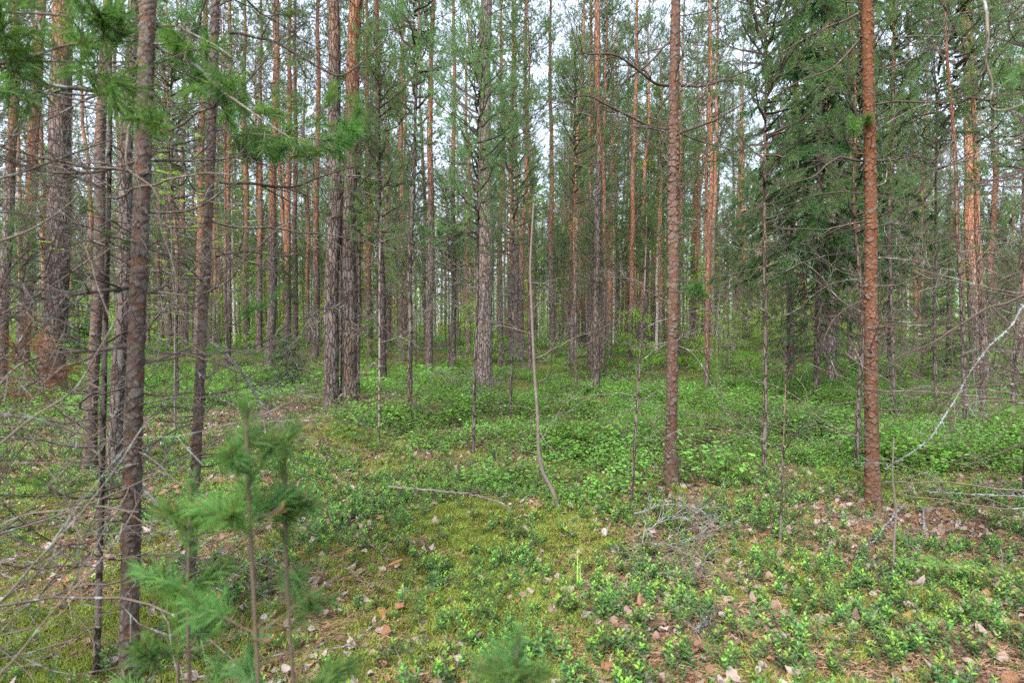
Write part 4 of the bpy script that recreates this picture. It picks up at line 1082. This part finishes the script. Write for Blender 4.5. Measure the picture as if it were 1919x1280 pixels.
fallen('lichened twig hanging from the level bough over the rowan seedling', [(1730, 965), (1730, 1010), (1720, 1045), (1700, 1085), (1670, 1105)], 0.005, LICHEN, 8, 5, lump=0.9, subL=0.2, lift=0.06)
fallen('pale crooked stick with a lichened end on the moss near the bottom edge', [(745, 1262), (765, 1215), (790, 1205), (800, 1235)], 0.006, PALE, 9, 4, lump=0.3, subL=0.14, lift=0.015)
fallen('brown curved stick lying between birch leaves left of the moss mound', [(505, 1092), (560, 1075), (610, 1068), (680, 1060)], 0.008, DARKTWIG, 10, 4, subL=0.14, lift=0.012)
fallen('thin twig lying across moss right of the tallest near sapling', [(655, 1080), (690, 1100), (740, 1118), (800, 1115), (860, 1108)], 0.005, PALE, 11, 6, subL=0.14, lift=0.02)
fallen('lichened sticks end-on in the lingonberry right of the brush heap', [(1290, 1135), (1310, 1165), (1325, 1185), (1300, 1200)], 0.008, LICHEN, 12, 6, lump=0.9, subL=0.22, lift=0.04)
fallen('dry brown brushwood lying at the foot of the thicker twin pine', [(800, 800), (760, 790), (720, 785), (690, 775)], 0.012, PALE, 13, 14, subL=0.7, lift=0.08, lvl=2)
fallen('tangle of dry twigs behind the thin dead-looking pine', [(850, 770), (830, 745), (800, 735), (770, 730)], 0.012, PALE, 14, 14, subL=0.9, lift=0.1, lvl=2)
fallen('brown dry brushwood on the mound before the thinner twin pine', [(560, 800), (600, 795), (650, 800), (700, 805)], 0.010, DEAD, 15, 14, subL=0.6, lift=0.06, lvl=2)
fallen('bare dead bough leaning over the greenery behind the leaning slim pine', [(440, 760), (490, 755), (560, 760), (600, 770)], 0.010, LICHEN, 16, 10, subL=0.5, lift=0.2, lump=0.4)
fallen('half-rotten dark stick in the brown hollow near the lower corner', [(1860, 1098), (1890, 1096), (1919, 1100), (1960, 1108)], 0.012, DEAD, 17, 4, subL=0.2, lift=0.03)

fallen('low arc of grey lichened twigs at the back of the brush heap', [(1215, 1030), (1240, 1000), (1285, 1000), (1320, 1030)], 0.005, LICHEN, 18, 14, lump=0.7, subL=0.26, lift=0.12)
fallen('fine brown twigs spread in front of the brush heap', [(1230, 1100), (1270, 1090), (1310, 1100), (1350, 1120)], 0.005, PALE, 19, 16, subL=0.3, lift=0.07, lvl=2)

# flakes of pine bark and a cone on the moss
k = NT('orange_bark_flake')
tc, v = k.coords()
FLAKE = k.surf(k.mix(k.noise(v, 50, 4, 0.7), (0.15, 0.06, 0.03), (0.36, 0.165, 0.07)), 0.85, k.noise(v, 120, 3), 0.003)
k = NT('pine_cone_scale')
tc, v = k.coords()
CONE = k.surf(k.mix(k.noise(v, 90, 3), (0.07, 0.045, 0.03), (0.22, 0.155, 0.11)), 0.85)
def bark_flake(label, px, py, L, W, seed, rz):
    rng = np.random.default_rng(seed); B = ground_at(px, py); n = 9; m = 5
    u = np.linspace(-1, 1, n)[:, None] * np.ones((1, m)); w = np.ones((n, 1)) * np.linspace(-1, 1, m)[None, :]
    x = u * L / 2 + rng.normal(0, 0.002, u.shape); y = w * W / 2 * (1 - 0.35 * u ** 2) * (1 + rng.normal(0, 0.12, (n, 1))); zt = 0.02 + 0.010 * (1 - w ** 2) + rng.normal(0, 0.001, u.shape)
    top = np.stack([x, y, zt], -1).reshape(-1, 3); bot = top - np.array([0, 0, 0.004]); mb = MB()
    i = np.arange(n - 1)[:, None] * m + np.arange(m - 1)[None, :]; q = np.stack([i, i + m, i + m + 1, i + 1], -1).reshape(-1, 4)
    ring = list(range(0, m)) + [r * m + m - 1 for r in range(1, n)] + list(range(n * m - 2, (n - 1) * m - 1, -1)) + [r * m for r in range(n - 2, 0, -1)]
    a = np.array(ring); b = np.roll(a, -1); N = n * m
    mb.add(np.concatenate([top, bot]), np.concatenate([q, q[:, ::-1] + N, np.stack([a, b, b + N, a + N], 1)]))
    o = tag(link('bark_flake', mb.mesh('bark_flake', [FLAKE], True), None, tuple(B)), label, 'bark flake', 'bark flakes on the moss')
    o.rotation_euler = (rng.normal(0, 0.2), rng.normal(0, 0.2), rz)
bark_flake('orange flake of pine bark lying right of the tallest near sapling', 654, 1040, 0.10, 0.045, 1, 1.0)
bark_flake('long orange-brown bark flake on the moss nearer the mound', 740, 1062, 0.11, 0.03, 2, 0.3)
bark_flake('broad rusty bark flake lying among pale leaves below the moss mound', 720, 1160, 0.09, 0.06, 3, 2.0)
bark_flake('curled orange bark piece in the leaf litter right of the tiny pine tip', 1068, 1233, 0.09, 0.055, 4, 1.6)
bark_flake('brown bark flake beside the lingonberry at the lower right', 1700, 1165, 0.09, 0.05, 5, 0.6)
B = ground_at(1256, 1258); mb = MB(); rng = np.random.default_rng(4)
t_ = np.linspace(0, 1, 9); tube(mb, np.stack([t_ * 0.05, 0 * t_, 0.026 + 0 * t_], 1), 0.016 * np.sqrt(np.clip(1 - (t_ * 1.6 - 0.6) ** 2, 0.02, 1)), 10)
q = np.arange(46); u = q / 46; ph = q * 2.4; rr = 0.016 * np.sqrt(np.clip(1 - (u * 1.6 - 0.6) ** 2, 0.05, 1)); rad_dir = np.stack([0 * u, np.cos(ph), np.sin(ph)], 1)
leaves(mb, rng, np.stack([u * 0.05, 0 * u, 0.026 + 0 * u], 1) + rad_dir * rr[:, None] * 0.8, rad_dir + np.array([0.7, 0, 0]), rad_dir, 0.012, 0.012, 0, 0.15)
o = tag(link('pine_cone', mb.mesh('pine_cone', [CONE], False), None, tuple(B)), 'brown open pine cone lying in the moss near the bottom edge', 'pine cone')
o.rotation_euler = (0, 0, 1.2)

# ------------------------------------------------------------------ further trees: one set of meshes each, copied with all their parts
TR = [trunk_mesh('trunk', 17.0, 0.12, (0.004 * (i - 2), 0.003), False, 600 + i, 0.06, stubs=5)[0] for i in range(5)]
TRY = [trunk_mesh('trunk', 6.0, 0.03, (0.01 * (i - 1), 0.006), False, 620 + i, 0.05, stubs=4, flare=0.1)[0] for i in range(3)]
def copy_tree(src):
    c = src.copy(); COL.objects.link(c)
    for ch in list(src.children):
        e = ch.copy(); COL.objects.link(e); e.parent = c
    return c
PROTO = []
for i_ in range(5):
    r_ = thing('pine_tree', (0, 0, 0), '', 'tree')
    t = link('trunk', TR[i_], r_); t['orange_z'] = (2.6, 3.6, 5.5, 2.0, 4.0)[i_]; t['lichen'] = 0.3; t['tone'] = (0.4, 0.2, 0.25, 0.4, 0.1)[i_]  # lighter tones paint sunlight onto the distant trunks
    put('crown', CROWN[i_], r_, (0, 0, 6.6), (0, 0, i_))
    put('branchwork', LIMBS[i_ % 4], r_, (0, 0, 1.3), (0, 0, i_))
    PROTO.append(r_)
PROTO_P = []
for i_ in range(4):
    r_ = thing('pine_tree', (0, 0, 0), '', 'tree')
    t = link('trunk', trunk_mesh('trunk', 10.5, 0.055, (0.006 * (i_ - 1.5), 0.004), False, 640 + i_, 0.06, stubs=5)[0], r_); t['orange_z'] = 3.5; t['lichen'] = 0.3; t['tone'] = 0.0
    put('crown', CROWN[i_], r_, (0, 0, 3.2), (0, 0, i_), 0.7)
    put('branchwork', LIMBS_YOUNG[i_ % 3], r_, (0, 0, 0.6), (0, 0, i_))
    PROTO_P.append(r_)
PROTO_Y = []
for i_ in range(3):
    r_ = thing('young_pine_tree', (0, 0, 0), '', 'young tree')
    t = link('trunk', TRY[i_], r_); t['orange_z'] = 3.0; t['lichen'] = 0.3; t['tone'] = 0.0
    put('crown', CROWN_YOUNG[i_], r_, (0, 0, 3.0), (0, 0, i_))
    put('branchwork', LIMBS_YOUNG[i_], r_, (0, 0, 0.3), (0, 0, i_))
    PROTO_Y.append(r_)
def zone(px):
    for lim, s_ in ((300, 'beyond the stout old pine'), (580, 'near the leaning slim pine'), (880, 'behind the twin pines'),
                    (1080, 'beyond the stout grey pine'), (1260, 'around the tight dark row'), (1440, 'beyond the scaly red-brown pine'),
                    (1640, 'behind the big spruce')):
        if px < lim:
            return s_
    return 'beyond the reddish flaking pine'
BLOCK = [(995, 1045, 34), (825, 990, 14.3), (560, 725, 10.5), (70, 150, 11.5), (1135, 1235, 18), (1800, 1870, 16), (1085, 1140, 13), (790, 820, 16), (735, 765, 15), (525, 610, 17), (1375, 1620, 11.5)]
used = set()
def scatter_trees(n, y0, y1, mind, protos, kind, group, smin, smax, seed, spread=0.98, lo=None):
    rng = np.random.default_rng(seed); made = 0; tries = 0
    while made < n and tries < n * 60:
        tries += 1
        y = math.sqrt(rng.uniform(y0 * y0, y1 * y1)); x = rng.uniform(-1 if lo is None else lo, 1) * y * spread
        if any((x - a) ** 2 + (y - b) ** 2 < mind ** 2 for a, b in PLACED):
            continue
        px = 959.5 + F_PX * x / y
        if any(a < px < b and y < c for a, b, c in BLOCK):
            continue
        q = int(rng.integers(len(protos))); src = protos[q]
        o = src if q not in used and (kind, q) not in used else None
        if (kind, q) not in used:
            used.add((kind, q)); o = src
        else:
            o = copy_tree(src)
        s = rng.uniform(smin, smax)
        o.location = (x, y, hz(x, y) - 0.03)
        o.rotation_euler = (rng.normal(0, 0.012), rng.normal(0, 0.012), rng.random() * 6.283)
        w = s * rng.uniform(0.7, 1.15)
        o.scale = (w, w, s)
        o['label'] = kind.format(zone(px)); o['group'] = group + ' ' + zone(px)
        PLACED.append((x, y)); made += 1
scatter_trees(66, 13, 48, 0.7, PROTO_P, 'half-grown pine with green boughs reaching low, {}', 'half-grown pines', 0.7, 1.15, 8)
scatter_trees(26, 22, 46, 0.8, PROTO, 'distant slim pine with bare lower trunk, {}', 'distant pines', 0.9, 1.15, 15, 0.36, 0.1)
scatter_trees(16, 20, 46, 0.8, PROTO, 'distant slim pine with bare lower trunk, {}', 'distant pines', 0.9, 1.15, 16, -0.62, 0.35)
scatter_trees(165, 20, 62, 0.9, PROTO, 'distant slim pine with bare lower trunk, {}', 'distant pines', 0.85, 1.2, 5)
scatter_trees(150, 9, 42, 0.55, PROTO_Y, 'thin young pine with sparse needles and dead twigs, {}', 'young pines', 0.55, 1.25, 6)

# birches and leafy undergrowth far in the stand
k = NT('birch_bark')
tc, v = k.coords(1, 1, 5)
BIRCH = k.surf(k.mix(k.step(k.noise(v, 5, 3), 0.55, 0.62), (0.45, 0.43, 0.40), (0.06, 0.05, 0.045)), 0.8)
BCROWN = [broad_crown_mesh(700 + i, 9.0, 1.7, 2600, 0.11) for i in range(2)]
BUSH = [broad_crown_mesh(710 + i, 2.6, 1.1, 1100, 0.07) for i in range(3)]
for i_, (px, d_) in enumerate([(440, 30), (583, 34), (698, 40), (1150, 38), (1290, 42), (270, 36), (1010, 52), (820, 55), (1480, 36), (120, 40), (1700, 45), (1230, 30)]):
    B = at(px, 640, d_); B[2] = hz(B[0], B[1])
    r_ = thing('birch_tree', B, 'distant white-trunked birch with light green leaves, ' + zone(px), 'tree', 'distant birches ' + zone(px))
    link('trunk', trunk_mesh('trunk', 14.0, 0.085, (RNG.normal(0, 0.015), 0), False, 730 + i_, 0.04, stubs=0, mat=BIRCH)[0], r_)
    put('crown', BCROWN[i_ % 2], r_, (0, 0, 5), (0, 0, i_))
rng = np.random.default_rng(12)
for i_ in range(120):
    y = rng.uniform(17, 56); x = rng.uniform(-0.95, 0.95) * y; px = 959.5 + F_PX * x / y
    o = tag(link('leafy_bush', BUSH[i_ % 3], None, (x, y, hz(x, y) - 0.1)), 'light green leafy bush low among the trunks, ' + zone(px), 'bush', 'leafy bushes ' + zone(px))
    o.rotation_euler = (0, 0, rng.random() * 6.28); s = rng.uniform(0.4, 1.4) * (0.7 + y / 60); o.scale = (s, s, s * rng.uniform(0.5, 1.3))

# ------------------------------------------------------------------ stuff: scattered with geometry nodes
def proto_collection(name, meshes):
    c = bpy.data.collections.new(name)
    for i_, me in enumerate(meshes):
        o = bpy.data.objects.new('%s_%02d' % (name, i_), me)
        c.objects.link(o)
    return c
def gn_scatter(name, pts, rot, scl, idx, coll, label=None):
    me = bpy.data.meshes.new(name)
    me.vertices.add(len(pts)); me.vertices.foreach_set('co', np.asarray(pts, np.float32).ravel())
    a = me.attributes.new('rot', 'FLOAT_VECTOR', 'POINT'); a.data.foreach_set('vector', np.asarray(rot, np.float32).ravel())
    a = me.attributes.new('scl', 'FLOAT', 'POINT'); a.data.foreach_set('value', np.asarray(scl, np.float32))
    a = me.attributes.new('idx', 'INT', 'POINT'); a.data.foreach_set('value', np.asarray(idx, np.int32))
    o = link(name, me)
    ng = bpy.data.node_groups.new(name + '_scatter', 'GeometryNodeTree')
    ng.interface.new_socket('Geometry', in_out='INPUT', socket_type='NodeSocketGeometry')
    ng.interface.new_socket('Geometry', in_out='OUTPUT', socket_type='NodeSocketGeometry')
    gi = ng.nodes.new('NodeGroupInput'); go = ng.nodes.new('NodeGroupOutput')
    ci = ng.nodes.new('GeometryNodeCollectionInfo'); ci.inputs['Collection'].default_value = coll
    ci.inputs['Separate Children'].default_value = True; ci.inputs['Reset Children'].default_value = True
    ip = ng.nodes.new('GeometryNodeInstanceOnPoints'); ip.inputs['Pick Instance'].default_value = True
    def na(nm, ty):
        q = ng.nodes.new('GeometryNodeInputNamedAttribute'); q.data_type = ty; q.inputs['Name'].default_value = nm
        return q.outputs['Attribute']
    e2r = ng.nodes.new('FunctionNodeEulerToRotation')
    L = ng.links.new
    L(gi.outputs[0], ip.inputs['Points']); L(ci.outputs[0], ip.inputs['Instance'])
    L(na('idx', 'INT'), ip.inputs['Instance Index']); L(na('rot', 'FLOAT_VECTOR'), e2r.inputs[0]); L(e2r.outputs[0], ip.inputs['Rotation'])
    L(na('scl', 'FLOAT'), ip.inputs['Scale']); L(ip.outputs[0], go.inputs[0])
    md = o.modifiers.new('scatter', 'NODES'); md.node_group = ng
    o['kind'] = 'stuff'
    if label:
        o['label'] = label
    return o
def sector(n, y0, y1, dens, seed, spread=0.95, pad=0.7):
    rng = np.random.default_rng(seed)
    y = np.sqrt(rng.uniform(y0 * y0, y1 * y1, n)); x = rng.uniform(-1, 1, n) * (y * spread + pad)
    keep = rng.random(n) < dens(x, y)
    x, y = x[keep], y[keep]
    return x, y, hgt(x, y), rng

def lingon_mesh(seed):
    rng = np.random.default_rng(seed); mb = MB()
    for s_ in range(rng.integers(1, 4)):
        h = rng.uniform(0.06, 0.13); a = rng.random() * 6.28; ln_ = rng.uniform(0.1, 0.45)
        b = rng.normal(0, 0.018, 3) * np.array([1, 1, 0]); t_ = np.linspace(0, 1, 5)
        C = b + np.stack([np.cos(a) * t_ ** 1.5 * h * ln_, np.sin(a) * t_ ** 1.5 * h * ln_, t_ * h], 1)
        tube(mb, C, np.linspace(0.0014, 0.0009, 5), 3, 2)
        n = rng.integers(9, 15); u = np.linspace(0.25, 1, n); P = np.stack([np.interp(u, t_, C[:, i_]) for i_ in range(3)], 1)
        ph = np.arange(n) * 2.4 + rng.random() * 6; el = rng.uniform(0.15, 0.6, n) + 0.35 * u
        D = np.stack([np.cos(ph) * np.cos(el), np.sin(ph) * np.cos(el), np.sin(el)], 1)
        U = np.array([0, 0, 1.0]) - D * D[:, 2:3]
        sz = rng.uniform(0.016, 0.024, n) * (1 - 0.25 * (u > 0.9))
        new = u > (0.72 if rng.random() < 0.55 else 1.1)
        leaves(mb, rng, P[~new], D[~new], U[~new], sz[~new], sz[~new] * 0.52, 0, 0.12, 0.12)
        if new.any():
            leaves(mb, rng, P[new], D[new], U[new], sz[new], sz[new] * 0.5, 1, 0.12, 0.1)
    return mb.mesh('lingonberry', [LINGON, LINGON_NEW, LIVETWIG], False)
def bilberry_mesh(seed, R=0.15, h=0.27, n=84, leaf=0.031, stems=9):
    rng = np.random.default_rng(seed); mb = MB(); P, D = [], []
    for s_ in range(stems):
        b = rng.normal(0, R * 0.45, 3) * np.array([1, 1, 0]); d = norm(np.array([rng.normal(0, 0.4), rng.normal(0, 0.4), 1.0])); hh = h * rng.uniform(0.55, 1.05); p = b; pts = [b]
        for q in range(5):
            d = norm(d + rng.normal(0, 0.25, 3) * np.array([1, 1, 0.3])); p = p + d * hh / 5; pts.append(p)
        tube(mb, pts, np.linspace(0.0016, 0.0008, 6), 3, 1)
        for q in range(n // stems):
            u = 0.35 + 0.65 * rng.random() ** 0.7
            P.append(pts[min(4, int(u * 5))] + rng.normal(0, 0.028, 3)); a = rng.random() * 6.28; D.append([math.cos(a), math.sin(a), rng.uniform(-0.1, 0.5)])
    P = np.array(P); D = np.array(D)
    leaves(mb, rng, P, D, np.array([0, 0, 1.0]) + rng.normal(0, 0.3, P.shape), leaf * rng.uniform(0.7, 1.2, len(P)), leaf * 0.58, 0, 0.08, 0.1)
    return mb.mesh('bilberry', [BILBERRY, LIVETWIG], False)
def moss_mesh(seed):
    rng = np.random.default_rng(seed); mb = MB(); n = 110
    P = rng.normal(0, 0.022, (n, 3)); P[:, 2] = -0.006
    needles(mb, rng, P + np.array([0, 0, 0.012]), np.array([0, 0, 1.0]) + rng.normal(0, 0.45, (n, 3)), 1, 0.017, 0.0028, 0.008, 0, 0.0, 0.3)
    return mb.mesh('moss', [MOSSFIB], False)
def dryleaf_mesh(seed):
    rng = np.random.default_rng(seed); mb = MB(); n = 12
    L = rng.uniform(0.04, 0.065); W = L * rng.uniform(0.6, 0.85)
    a = np.linspace(0, 2 * math.pi, n, endpoint=False); rr = 1 + rng.normal(0, 0.17, n)
    x = np.cos(a) * L / 2 * rr * (1 + 0.12 * np.cos(a)); y = np.sin(a) * W / 2 * rr * (1 - 0.25 * np.cos(a))
    ring2 = np.stack([x, y], 1); ring1 = ring2 * 0.5
    pts = np.concatenate([[[0, 0]], ring1, ring2]); c1, c2, c3 = rng.uniform(-14, 18), rng.uniform(-10, 24), rng.normal(0, 8)
    z = c1 * pts[:, 0] ** 2 + c2 * pts[:, 1] ** 2 + c3 * pts[:, 0] * pts[:, 1] + rng.normal(0, 0.003, len(pts)) + 0.15 * np.abs(pts[:, 1])
    v = np.concatenate([pts, z[:, None]], 1); j = np.arange(n); k2 = (j + 1) % n
    mb.add(v, np.stack([0 * j, 1 + j, 1 + k2], 1)); f = np.stack([1 + j, 1 + n + j, 1 + n + k2, 1 + k2], 1)
    mb.f.append((f, 0))
    tube(mb, [(-L / 2, 0, z[0]), (-L / 2 - 0.012, 0.003, 0.004)], [0.0007, 0.0005], 3)
    return mb.mesh('dry_leaf', [DRYLEAF], True)
def needle_litter_mesh(seed):
    rng = np.random.default_rng(seed); mb = MB()
    for q in range(55):
        a = rng.random() * 6.28; L = rng.uniform(0.025, 0.055); p = rng.normal(0, 0.05, 3); p[2] = rng.uniform(0.002, 0.014)
        tube(mb, [p, p + np.array([math.cos(a), math.sin(a), rng.normal(0, 0.15)]) * L], [0.0012, 0.0008], 3)
    P = rng.normal(0, 0.05, (12, 3)); P[:, 2] = rng.uniform(0.004, 0.016, 12)
    leaves(mb, rng, P, rng.normal(0, 1, (12, 3)) * np.array([1, 1, 0.3]), np.array([0, 0, 1.0]) + rng.normal(0, 0.5, (12, 3)), rng.uniform(0.012, 0.03, 12), rng.uniform(0.007, 0.016, 12), 1, 0.2)
    return mb.mesh('needle_litter', [NEEDLE_LITTER, CHIP], False)
def twig_mesh(seed):
    rng = np.random.default_rng(seed); out, tips = [], []
    grow(rng, (0, 0, 0.01), (1, 0, 0.03), rng.uniform(0.15, 0.4), 0.003, 1, out, tips, 0.22, -0.2, 3, step=0.05)
    mb = MB(); add_twigs(mb, out, 0, 0.001)
    return mb.mesh('twig', [PALE if seed % 2 else DEAD])

def clump(x, y, s, seed):
    return 0.5 + 0.5 * np.clip(vnoise(x / s, y / s, seed=seed) * 1.6 + vnoise(x / s * 2.7, y / s * 2.7, seed=seed + 1) * 0.6, -1, 1)
# moss
def d_moss(x, y):
    l = litter_field(x, y) + 0.35 * vnoise(x / 0.25, y / 0.25, seed=44)
    return np.clip(1.25 - l * 1.6, 0.02, 1) * (1 - 0.8 * bil_field(x, y)) * np.clip((8 - y) / 3, 0, 1)
x, y, z, rng = sector(34000, 1.5, 8, d_moss, 51)
gn_scatter('moss', np.stack([x, y, z + 0.004], 1), np.stack([rng.normal(0, .15, len(x)), rng.normal(0, .15, len(x)), rng.random(len(x)) * 6.28], 1), rng.uniform(0.7, 1.8, len(x)) * (1 + 0.03 * y), rng.integers(0, 5, len(x)), proto_collection('moss_clump', [moss_mesh(i) for i in range(5)]), 'yellow-green moss carpeting the forest floor between the trunks')
# lingonberry
def d_ling(x, y):
    c = clump(x, y, 0.5, 61)
    d = 0.24 + 0.7 * np.clip(c - 0.45, 0, 1) * 1.7
    d = d + 0.6 * gauss(x, y, 2.3, 2.9, 1.4, 1.0) + 0.35 * gauss(x, y, 0.9, 2.35, 0.5, 0.35) + 0.5 * gauss(x, y, -0.5, 5.3, 1.5, 0.8) + 0.35 * gauss(x, y, 2.6, 5.2, 1.6, 0.9)
    d = d - 0.3 * gauss(x, y, -0.1, 4.2, 0.7, 0.4) - 0.4 * gauss(x, y, -2.5, 7.2, 0.7, 0.5) - 0.3 * gauss(x, y, 0.0, 3.0, 0.6, 0.45) - 0.3 * gauss(x, y, -2.3, 3.2, 1.2, 0.8) - 0.5 * gauss(x, y, 3.4, 4.4, 0.8, 0.6)
    return np.clip(d, 0, 1) * (1 - 0.75 * bil_field(x, y)) * np.clip((11 - y) / 4, 0.15, 1)
x, y, z, rng = sector(31000, 1.5, 11, d_ling, 52)
gn_scatter('lingonberry', np.stack([x, y, z - 0.004], 1), np.stack([rng.normal(0, .2, len(x)), rng.normal(0, .2, len(x)), rng.random(len(x)) * 6.28], 1), rng.uniform(0.65, 1.45, len(x)), rng.integers(0, 8, len(x)), proto_collection('lingonberry_sprig', [lingon_mesh(i) for i in range(8)]), 'glossy low lingonberry sprigs growing through the moss')
# bilberry carpet, near and far
x, y, z, rng = sector(18000, 4.0, 16, lambda x, y: bil_field(x, y) * np.clip(0.18 + 1.0 * clump(x, y, 0.8, 63), 0, 1), 53)
gn_scatter('bilberry', np.stack([x, y, z - 0.01], 1), np.stack([rng.normal(0, .12, len(x)), rng.normal(0, .12, len(x)), rng.random(len(x)) * 6.28], 1), rng.uniform(0.65, 1.4, len(x)) * (0.55 + 0.95 * clump(x, y, 0.9, 66)), rng.integers(0, 6, len(x)), proto_collection('bilberry_clump', [bilberry_mesh(20 + i) for i in range(6)]), 'light green bilberry carpet spreading between the trunks')
x, y, z, rng = sector(17000, 15, 85, lambda x, y: np.clip(0.25 + 0.85 * clump(x, y, 2.2, 65), 0, 1) * np.clip(30 / y, 0.35, 1), 54)
gn_scatter('bilberry', np.stack([x, y, z - 0.02], 1), np.stack([rng.normal(0, .1, len(x)), rng.normal(0, .1, len(x)), rng.random(len(x)) * 6.28], 1), rng.uniform(0.7, 1.5, len(x)) * (0.6 + 0.7 * clump(x, y, 2.6, 68)), rng.integers(0, 4, len(x)), proto_collection('bilberry_patch', [bilberry_mesh(40 + i, 0.42, 0.30, 130, 0.055, 13) for i in range(4)]), 'far bilberry carpet reaching back under the distant pines')
# dry leaves, needles, twigs
def d_leaf(x, y):
    return np.clip(0.25 + 0.9 * (litter_field(x, y) - 0.25) + 0.35 * clump(x, y, 0.3, 71) - 0.2, 0.05, 1) * (1 - 0.85 * bil_field(x, y)) * np.clip((13 - y) / 5, 0.2, 1)
x, y, z, rng = sector(52000, 1.5, 13, d_leaf, 55)
gn_scatter('fallen_leaves', np.stack([x, y, z + 0.019 + 0.016 * rng.random(len(x))], 1), np.stack([rng.normal(0, .4, len(x)), rng.normal(0, .4, len(x)), rng.random(len(x)) * 6.28], 1), rng.uniform(0.45, 1.25, len(x)), rng.integers(0, 9, len(x)), proto_collection('dry_leaf', [dryleaf_mesh(i) for i in range(9)]), 'pale brown fallen birch leaves strewn over the moss')
x, y, z, rng = sector(30000, 1.5, 13, lambda x, y: np.clip(litter_field(x, y) * 1.2 - 0.1, 0.03, 1) * (1 - 0.85 * bil_field(x, y)), 56)
gn_scatter('needle_litter', np.stack([x, y, z + 0.003], 1), np.stack([rng.normal(0, .1, len(x)), rng.normal(0, .1, len(x)), rng.random(len(x)) * 6.28], 1), rng.uniform(0.8, 1.5, len(x)), rng.integers(0, 5, len(x)), proto_collection('needle_cluster', [needle_litter_mesh(i) for i in range(5)]), 'brown fallen pine needles lying among the moss')
x, y, z, rng = sector(2600, 1.5, 15, lambda x, y: np.clip(litter_field(x, y) * 1.2, 0.15, 1) * (1 - 0.6 * bil_field(x, y)), 57)
gn_scatter('twig_litter', np.stack([x, y, z + 0.004], 1), np.stack([rng.normal(0, .12, len(x)), rng.normal(0, .12, len(x)), rng.random(len(x)) * 6.28], 1), rng.uniform(0.6, 1.6, len(x)), rng.integers(0, 8, len(x)), proto_collection('small_twig', [twig_mesh(i) for i in range(8)]), 'small dead twigs littering the forest floor')

# far-off forest that reads as one mass
def far_tree(seed, o_z):
    rng = np.random.default_rng(seed); mb = MB()
    zz = np.linspace(-0.2, 17, 12)
    tube(mb, np.stack([0 * zz, 0 * zz, zz], 1), 0.13 * np.clip(1 - zz / 17.5, 0.03, 1) ** 0.6, 6, 0)
    T, D = [], []
    P = rng.normal(0, 1.4, (620, 3)); P[:, 2] = 8.0 * rng.random(620) ** 1.3
    leaves(mb, rng, P, rng.normal(0, 1, P.shape), np.array([0, 0, 1.0]) + rng.normal(0, 0.5, P.shape), 0.22, 0.15, 2, 0.1)
    for q in range(230):
        t = rng.random(); a = rng.random() * 6.28; r_ = 1.6 * rng.random() ** 0.5 * min(1, (1.05 - t) / 0.4) * min(1, 0.4 + t)
        T.append([math.cos(a) * r_, math.sin(a) * r_, 8 + 9.5 * t]); D.append([math.cos(a), math.sin(a), 0.6])
    needles(mb, rng, T, D, 12, 0.2, 0.03, 0.25, 1, 0.4, 1.3)
    return mb.mesh('far_pine', [BARK, NEEDLE, BROADLEAF], False)
x, y, z, rng = sector(560, 58, 112, lambda x, y: np.ones_like(x), 58, 1.0, 3)
gn_scatter('far_forest', np.stack([x, y, z], 1), np.stack([rng.normal(0, .01, len(x)), rng.normal(0, .01, len(x)), rng.random(len(x)) * 6.28], 1), rng.uniform(0.8, 1.15, len(x)), rng.integers(0, 5, len(x)), proto_collection('far_pine', [far_tree(i, 3) for i in range(5)]), 'far pines closing the view behind the stand')
